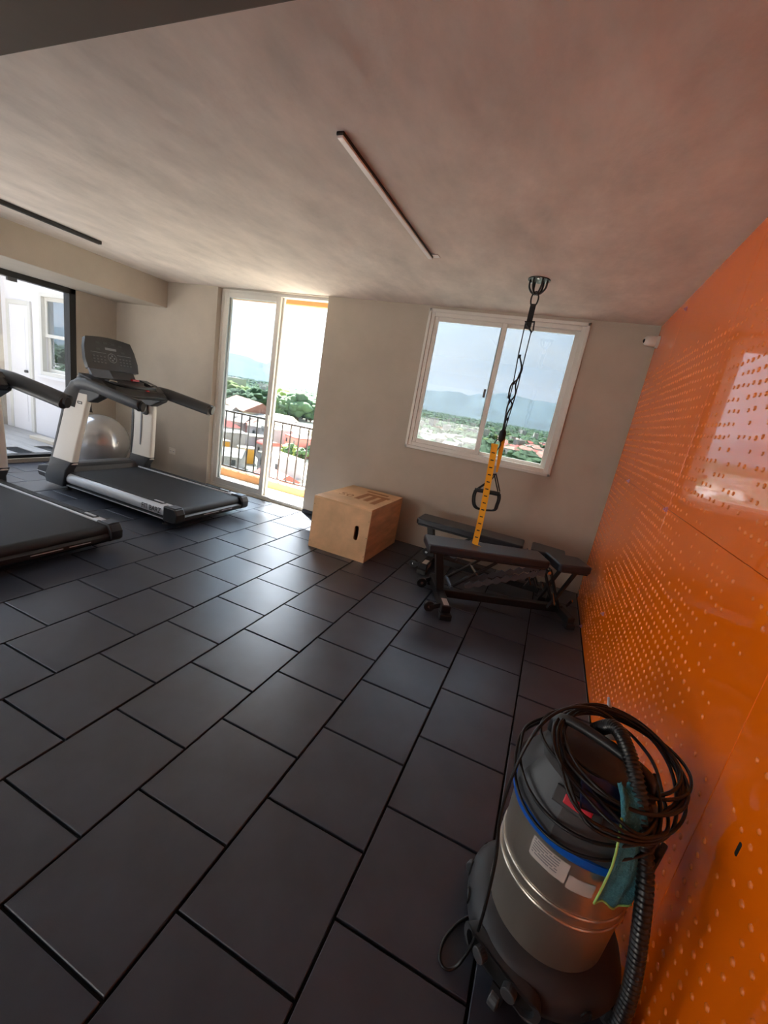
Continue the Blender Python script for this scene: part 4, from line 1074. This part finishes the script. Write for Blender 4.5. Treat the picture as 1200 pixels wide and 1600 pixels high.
# mountain ranges, heights read off the skyline
def ridge(name, label, prof, dist, depth, rough, m, seed):
    rr = random.Random(seed)
    prof = sorted(prof); a0, a1 = prof[0][0], prof[-1][0]; n = 150; nd = 14
    ph = [rr.uniform(0, 6.28) for _ in range(8)]
    P = []; F = []
    for i in range(n + 1):
        az = a0 + (a1 - a0) * i / n
        el = prof[-1][1]
        for (p, ep), (q, eq) in zip(prof[:-1], prof[1:]):
            if p <= az <= q: el = ep + (eq - ep) * (0.5 - 0.5 * math.cos(math.pi * (az - p) / (q - p))); break
        el += math.radians(0.06) * (math.sin(az * 90 + ph[0]) + 0.6 * math.sin(az * 210 + ph[1]))
        H = dist * math.tan(el) + CAM_H - GZ
        for k in range(nd + 1):
            u = k / nd                           # 0 = foot towards the viewer, 0.6 = crest
            D = dist - depth * (0.6 - u)
            s_ = (u / 0.6) ** 1.25 if u <= 0.6 else 1 - ((u - 0.6) / 0.4) ** 1.3
            fold = rough * (math.sin(az * 140 + u * 5 + ph[2]) * 0.5 + math.sin(az * 61 - u * 7 + ph[3]) + math.sin(az * 300 + ph[4] + u * 9) * 0.25)
            z = GZ - 6 + H * s_ * (1 + fold * (1 - abs(s_ - 0.5) * 2) * 0.8)
            P.append((D * math.sin(az), D * math.cos(az), z))
    for i in range(n):
        for k in range(nd):
            b0 = i * (nd + 1) + k; F.append((b0, b0 + nd + 1, b0 + nd + 2, b0 + 1))
    o = MB().add(P, F).build(name, m, smooth=True)
    return tag(o, label, 'mountain')
sky1 = [az_el(*q) for q in ((655, 604), (672, 607), (690, 610), (702, 609), (714, 609), (735, 616), (750, 612), (768, 612), (800, 613), (815, 616), (835, 623), (870, 627), (900, 628))]
sky1 = [(math.radians(-26), math.radians(2.2))] + sky1 + [(math.radians(10), math.radians(3.2)), (math.radians(40), math.radians(2.6))]
ridge('mountain_range', 'long blue mountain range on the skyline behind the window over the benches', sky1, 7500, 3600, 0.10, MATS['hill'], 1)
sky2 = [(math.radians(-50), math.radians(1.5)), az_el(352, 560), az_el(375, 562), az_el(405, 575), az_el(425, 562), az_el(437, 552), az_el(449, 559), az_el(458, 556), az_el(470, 558), az_el(485, 564), az_el(500, 569), (math.radians(-27), math.radians(2.0)), (math.radians(-22), math.radians(1.2))]
ridge('mountain', 'twin peaked mountain seen through the right half of the balcony door', sky2, 9500, 4000, 0.08, MATS['hill'], 2)
sky3 = [(math.radians(-70), math.radians(1.2)), (math.radians(-52), math.radians(2.0)), az_el(345, 553), az_el(360, 548), az_el(380, 553), az_el(400, 562), az_el(420, 567), (math.radians(-34), math.radians(1.5))]
ridge('mountain', 'broad pale mountain far behind the left half of the balcony door', sky3, 12200, 3500, 0.06, MATS['hill'], 3)

def house(name, label, xc, yb, W, D, H, wall, roof, rtype='flat', rot=0.0, nwin=3, nfl=2, cat='house', group=None, loc=None, win=True):
    c = loc if loc is not None else gpx(xc, yb)
    b = thing(name, label, cat, (c.x, c.y, GZ), rot, group)
    MB().box(-W/2, W/2, -D/2, D/2, 0, H).build('walls', wall, b)
    if rtype == 'flat':
        r = MB().box(-W/2 - 0.15, W/2 + 0.15, -D/2 - 0.15, D/2 + 0.15, H, H + 0.35).build('roof', roof, b)
    elif rtype == 'gable':
        e = 0.5; MB().prism([(-D/2 - e, H - 0.1), (D/2 + e, H - 0.1), (0, H + D * 0.28)], 'x', -W/2 - e, W/2 + e).build('roof', roof, b)
    elif rtype == 'hip':
        e = 0.5; P = [(-W/2 - e, -D/2 - e, H), (W/2 + e, -D/2 - e, H), (W/2 + e, D/2 + e, H), (-W/2 - e, D/2 + e, H), (-W/4, 0, H + D * 0.25), (W/4, 0, H + D * 0.25)]
        MB().add(P, [(0, 1, 5, 4), (1, 2, 5), (2, 3, 4, 5), (3, 0, 4), (3, 2, 1, 0)]).build('roof', roof, b)
    elif rtype == 'arch':
        poly = [(-D/2 - 0.4, H - 0.1)] + [(-(D/2 + 0.4) * math.cos(math.pi * i / 10), H - 0.1 + D * 0.22 * math.sin(math.pi * i / 10)) for i in range(1, 10)] + [(D/2 + 0.4, H - 0.1)]
        MB().prism(poly, 'x', -W/2 - 0.4, W/2 + 0.4).build('roof', roof, b)
    if win:
        fh = H / nfl
        for fl in range(nfl):
            for i in range(nwin):
                x = -W/2 + W * (i + 0.5) / nwin; z = fl * fh + fh * 0.35
                ww = min(1.1, W / nwin * 0.45)
                MB().box(x - ww / 2, x + ww / 2, -D/2 - 0.06, -D/2 + 0.02, z, z + fh * 0.4).build('window', MATS['dark_glass'], b)
    return b
B = house
M_ = MATS
B('house', 'lilac grey block low behind the railing, right half of balcony door', 436, 742, 12, 8, 5.6, M_['b_grey'], M_['roof_cream'], 'flat', -0.35, 3, 1)
B('house', 'low building with a red sheet roof just above the curb behind the railing', 430, 765, 11, 7, 3.2, M_['b_pink'], M_['roof_red'], 'gable', -0.45, 3, 1)
B('house', 'small house under a red arched roof in front of the grey block', 418, 716, 6, 6, 5.0, M_['b_grey'], M_['roof_red'], 'arch', -0.3, 2, 1)
B('house', 'pinkish red house with white trim at the right of the balcony door view', 467, 712, 9.5, 9, 7.2, M_['b_pink'], M_['roof_red'], 'flat', -0.5, 3, 2)
B('house', 'tall grey house with dark windows right of the door mullion', 430, 702, 10, 9, 8.4, M_['b_grey'], M_['roof_grey'], 'flat', -0.4, 3, 3)
B('warehouse', 'wide warehouse with a flat cream roof below the tree belt', 462, 684, 34, 24, 6.0, M_['b_beige'], M_['roof_cream'], 'flat', -0.5, 8, 1, 'warehouse')
B('house', 'bright orange yellow house behind the left half of the railing', 383, 722, 4.6, 5, 4.6, M_['b_yellow'], M_['roof_cream'], 'flat', -0.75, 1, 1)
B('house', 'white gabled house low at the left of the balcony door view', 358, 730, 7.5, 7, 4.0, M_['b_white'], M_['roof_grey'], 'gable', 0.5, 2, 1)
B('house', 'small ochre house at the left edge of the balcony door view', 344, 706, 4, 5, 4.0, M_['b_yellow'], M_['roof_grey'], 'flat', -0.6, 1, 1)
B('house', 'white two storey house left of the orange yellow one', 362, 702, 9, 8, 6.4, M_['b_white'], M_['roof_grey'], 'flat', -0.6, 3, 2)
B('house', 'grey house with a cream roof beside the door mullion', 395, 706, 7, 7, 6.0, M_['b_grey'], M_['roof_cream'], 'flat', -0.7, 2, 2)
B('house', 'house with a red tiled roof at the left behind the railing bars', 352, 682, 12, 10, 5.0, M_['b_white'], M_['roof_red'], 'hip', -0.6, 3, 1)
B('house', 'white house with rows of windows under the long salmon roof', 375, 676, 15, 10, 8.0, M_['b_white'], M_['roof_grey'], 'flat', -0.6, 5, 2)
B('house', 'brick red house beside the mullion, below the long salmon roof', 397, 684, 8, 8, 6.5, M_['b_pink'], M_['roof_salmon'], 'hip', -0.6, 2, 2)
B('warehouse', 'long shed with a salmon tiled roof in front of the tree belt', 385, 657, 62, 20, 8.0, M_['b_beige'], M_['roof_salmon'], 'gable', -0.62, 8, 1, 'warehouse')
B('apartment_tower', 'pale ribbed apartment block rising above the tree belt at the left', 362, 634, 36, 16, 24, M_['b_white'], M_['roof_grey'], 'flat', -0.72, 7, 6, 'apartment block')
B('house', 'white flat roofed house at the lower left of the window over the benches', 668, 692, 13, 11, 7.5, M_['b_white'], M_['roof_cream'], 'flat', -0.2, 3, 2)
B('house', 'beige block standing among trees in the left pane of the window', 682, 677, 11, 9, 8, M_['b_beige'], M_['roof_salmon'], 'flat', -0.25, 4, 3)
B('apartment_tower', 'grey apartment block beside the mullion in the window over the benches', 734, 683, 9, 8, 11, M_['b_grey'], M_['roof_grey'], 'flat', -0.2, 4, 7, 'apartment block')
B('apartment_tower', 'slender pale tower left of the grey block in the window view', 708, 664, 8, 8, 17, M_['b_white'], M_['roof_grey'], 'flat', -0.2, 3, 9, 'apartment block')
B('apartment_tower', 'wide pale block on the plain behind the grey one in the window view', 738, 667, 15, 10, 11, M_['b_white'], M_['roof_grey'], 'flat', -0.2, 6, 5, 'apartment block')
rh = random.Random(5)
used = []
def scatter_house(n, x0, x1, y0, y1, lab, grp, roofs, walls):
    k = 0; tries = 0
    while k < n and tries < 4000:
        tries += 1
        c = gpx(rh.uniform(x0, x1), 0) if False else None
        px_ = rh.uniform(x0, x1); py_ = rh.uniform(y0, y1) + 0.19 * (px_ - (x0 + x1) / 2)
        c = gpx(px_, py_)
        if any((c.x - u[0]) ** 2 + (c.y - u[1]) ** 2 < u[2] ** 2 for u in used): continue
        used.append((c.x, c.y, 15))
        B('house', lab, 0, 0, rh.uniform(9, 13), rh.uniform(8, 11), rh.uniform(4, 7), rh.choice(walls), rh.choice(roofs), rh.choice(['hip', 'gable', 'flat']), rh.uniform(-0.7, 0.4), 2, 1, 'house', grp, loc=c)
        k += 1
scatter_house(26, 775, 850, 693, 718, 'small house with terracotta roof in the cluster behind the yellow strap', 'terracotta roofed houses in the window view', [M_['roof_red'], M_['roof_salmon']], [M_['b_white'], M_['b_pink']])
scatter_house(16, 640, 735, 687, 702, 'small pale roofed house at the bottom of the left window pane', 'pale roofed houses in the window view', [M_['roof_cream'], M_['roof_grey']], [M_['b_white'], M_['b_beige']])
scatter_house(12, 345, 480, 668, 690, 'small pale house in the rows beyond the balcony railing', 'pale houses beyond the railing', [M_['roof_cream'], M_['roof_grey']], [M_['b_white'], M_['b_grey']])

# trees: a few crown shapes, each tree its own object
def crown_mesh(seed, m):
    r = random.Random(seed); mb = MB()
    for k in range(26):
        th, ph_ = r.uniform(0, 6.283), math.acos(r.uniform(-0.75, 1)); rad = r.uniform(0.2, 0.42)
        c = Vector((rad * math.sin(ph_) * math.cos(th), rad * math.sin(ph_) * math.sin(th), 0.47 + rad * math.cos(ph_))); s_ = r.uniform(0.10, 0.2)
        bm = bmesh.new(); bmesh.ops.create_icosphere(bm, subdivisions=2, radius=s_)
        for v in bm.verts: v.co = c + v.co * r.uniform(0.7, 1.3)
        bm.verts.index_update(); P = [tuple(v.co) for v in bm.verts]; F = [tuple(v.index for v in f.verts) for f in bm.faces]; bm.free()
        mb.add(P, F)
    me = mb.mesh('crown'); me.materials.append(m)
    for p in me.polygons: p.use_smooth = True
    return me
crowns = [crown_mesh(i, MATS['leaf_dark'] if i % 3 else MATS['leaf_light']) for i in range(6)]
tr_me = MB().cyl((0, 0, 0), (0, 0, 0.5), 0.035, 0.02, 8).mesh('trunk'); tr_me.materials.append(MATS['trunk'])
rt = random.Random(9)
def tree(c, h, lab, grp, i):
    t_ = thing('tree', lab, 'tree', (c.x, c.y, GZ), rt.uniform(0, 6.28), grp)
    t_.scale = (h, h, h)
    obj('crown', crowns[i % 6], None, t_).scale = (rt.uniform(0.85, 1.2), rt.uniform(0.85, 1.2), rt.uniform(0.9, 1.1)); obj('trunk', tr_me, None, t_)
for i in range(46):
    u = i / 45; row = i % 3
    px_ = 352 + 150 * u; py_ = 637 + 18 * u + (0, 2.5, 6)[row]
    tree(gpx(px_ + rt.uniform(-4, 4), py_), rt.uniform(15, 21), 'leafy tree in the dark green belt behind the balcony railing', 'trees of the belt beyond the balcony', i)
for i in range(9):
    tree(gpx(448 + i * 4.4 + rt.uniform(-2, 2), 712 + i * 0.9 + rt.uniform(-3, 3)), rt.uniform(4.0, 6.0), 'small garden tree in front of the pinkish red house', 'garden trees by the pinkish red house', i)
for i in range(64):
    px_ = rt.uniform(645, 860); py_ = 683 + 0.19 * (px_ - 745) + rt.uniform(-16, 12)
    c = gpx(px_, py_)
    if any((c.x - u[0]) ** 2 + (c.y - u[1]) ** 2 < 81 for u in used): continue
    tree(c, rt.uniform(7, 12), 'round green tree between the houses below the window over the benches', 'trees between houses in the window view', i)
for i in range(10):
    tree(gpx(64 + i * 5 + rt.uniform(-2, 2), 566 + i * 1.0 + rt.uniform(-1, 5)), rt.uniform(14, 22), 'green tree seen through the double hung terrace window', 'trees behind the terrace window', i)
# far city and far woods: too many to count
fc = MB(); rf_ = random.Random(21)
mcity = mat('far_city', (182, 178, 172), 0.85, island=0.35)
for i in range(5200):
    az = math.radians(rf_.uniform(-66, 12)); D = 420 * (5600 / 420) ** (rf_.random() ** 0.8)
    if D < 700 and (math.radians(-46) < az < math.radians(-28)): continue
    x, y = D * math.sin(az), D * math.cos(az); s_ = rf_.uniform(4, 10) * (1 + D / 6000); hgt = rf_.uniform(3, 7) if rf_.random() < 0.94 else rf_.uniform(9, 18)
    M = Matrix.Translation((x, y, GZ)) @ Matrix.Rotation(rf_.uniform(0, 3.14), 4, 'Z')
    fc.box(-s_ / 2, s_ / 2, -s_ * 0.4, s_ * 0.4, 0, hgt, M)
tag(fc.build('distant_city', mcity), 'pale buildings of the city spread over the plain to the mountains', 'city', kind='stuff')
fw = MB()
ico = bmesh.new(); bmesh.ops.create_icosphere(ico, subdivisions=1, radius=1.0); ico.verts.index_update()
IP = [v.co.copy() for v in ico.verts]; IF = [tuple(v.index for v in f.verts) for f in ico.faces]; ico.free()
for i in range(9000):
    az = math.radians(rf_.uniform(-66, 12)); D = 300 * (5800 / 300) ** (rf_.random() ** 0.85)
    if D < 480 and (math.radians(-46) < az < math.radians(-28)): continue
    x, y = D * math.sin(az), D * math.cos(az); s_ = rf_.uniform(2.5, 5.5) * (1 + D / 2500)
    if D < 700 and any((x - u[0]) ** 2 + (y - u[1]) ** 2 < 100 for u in used): continue
    fw.add([(x + p.x * s_ * rf_.uniform(.8, 1.3), y + p.y * s_ * 1.1, GZ + s_ * 0.6 + p.z * s_ * rf_.uniform(.7, 1.2)) for p in IP], IF)
tag(fw.build('distant_trees', MATS['leaf_dark']), 'dark green tree tops scattered through the city as far as the hills', 'trees', kind='stuff')
# haze over the plain
hz_m = bpy.data.materials.new('haze'); hz_m.use_nodes = True
hn, hl_ = hz_m.node_tree.nodes, hz_m.node_tree.links; hn.clear()
ho = hn.new('ShaderNodeOutputMaterial'); hv = hn.new('ShaderNodeVolumeScatter')
hv.inputs['Color'].default_value = (0.10, 0.155, 0.24, 1); hv.inputs['Density'].default_value = 1 / 12000.0; hv.inputs['Anisotropy'].default_value = 0.25
hl_.new(hv.outputs[0], ho.inputs['Volume'])
hzb = MB().box(-13900, 11900, 60, 12900, GZ - 1, 900).build('haze', hz_m)
tag(hzb, 'pale blue haze lying over the city and the mountains', 'haze', kind='stuff')
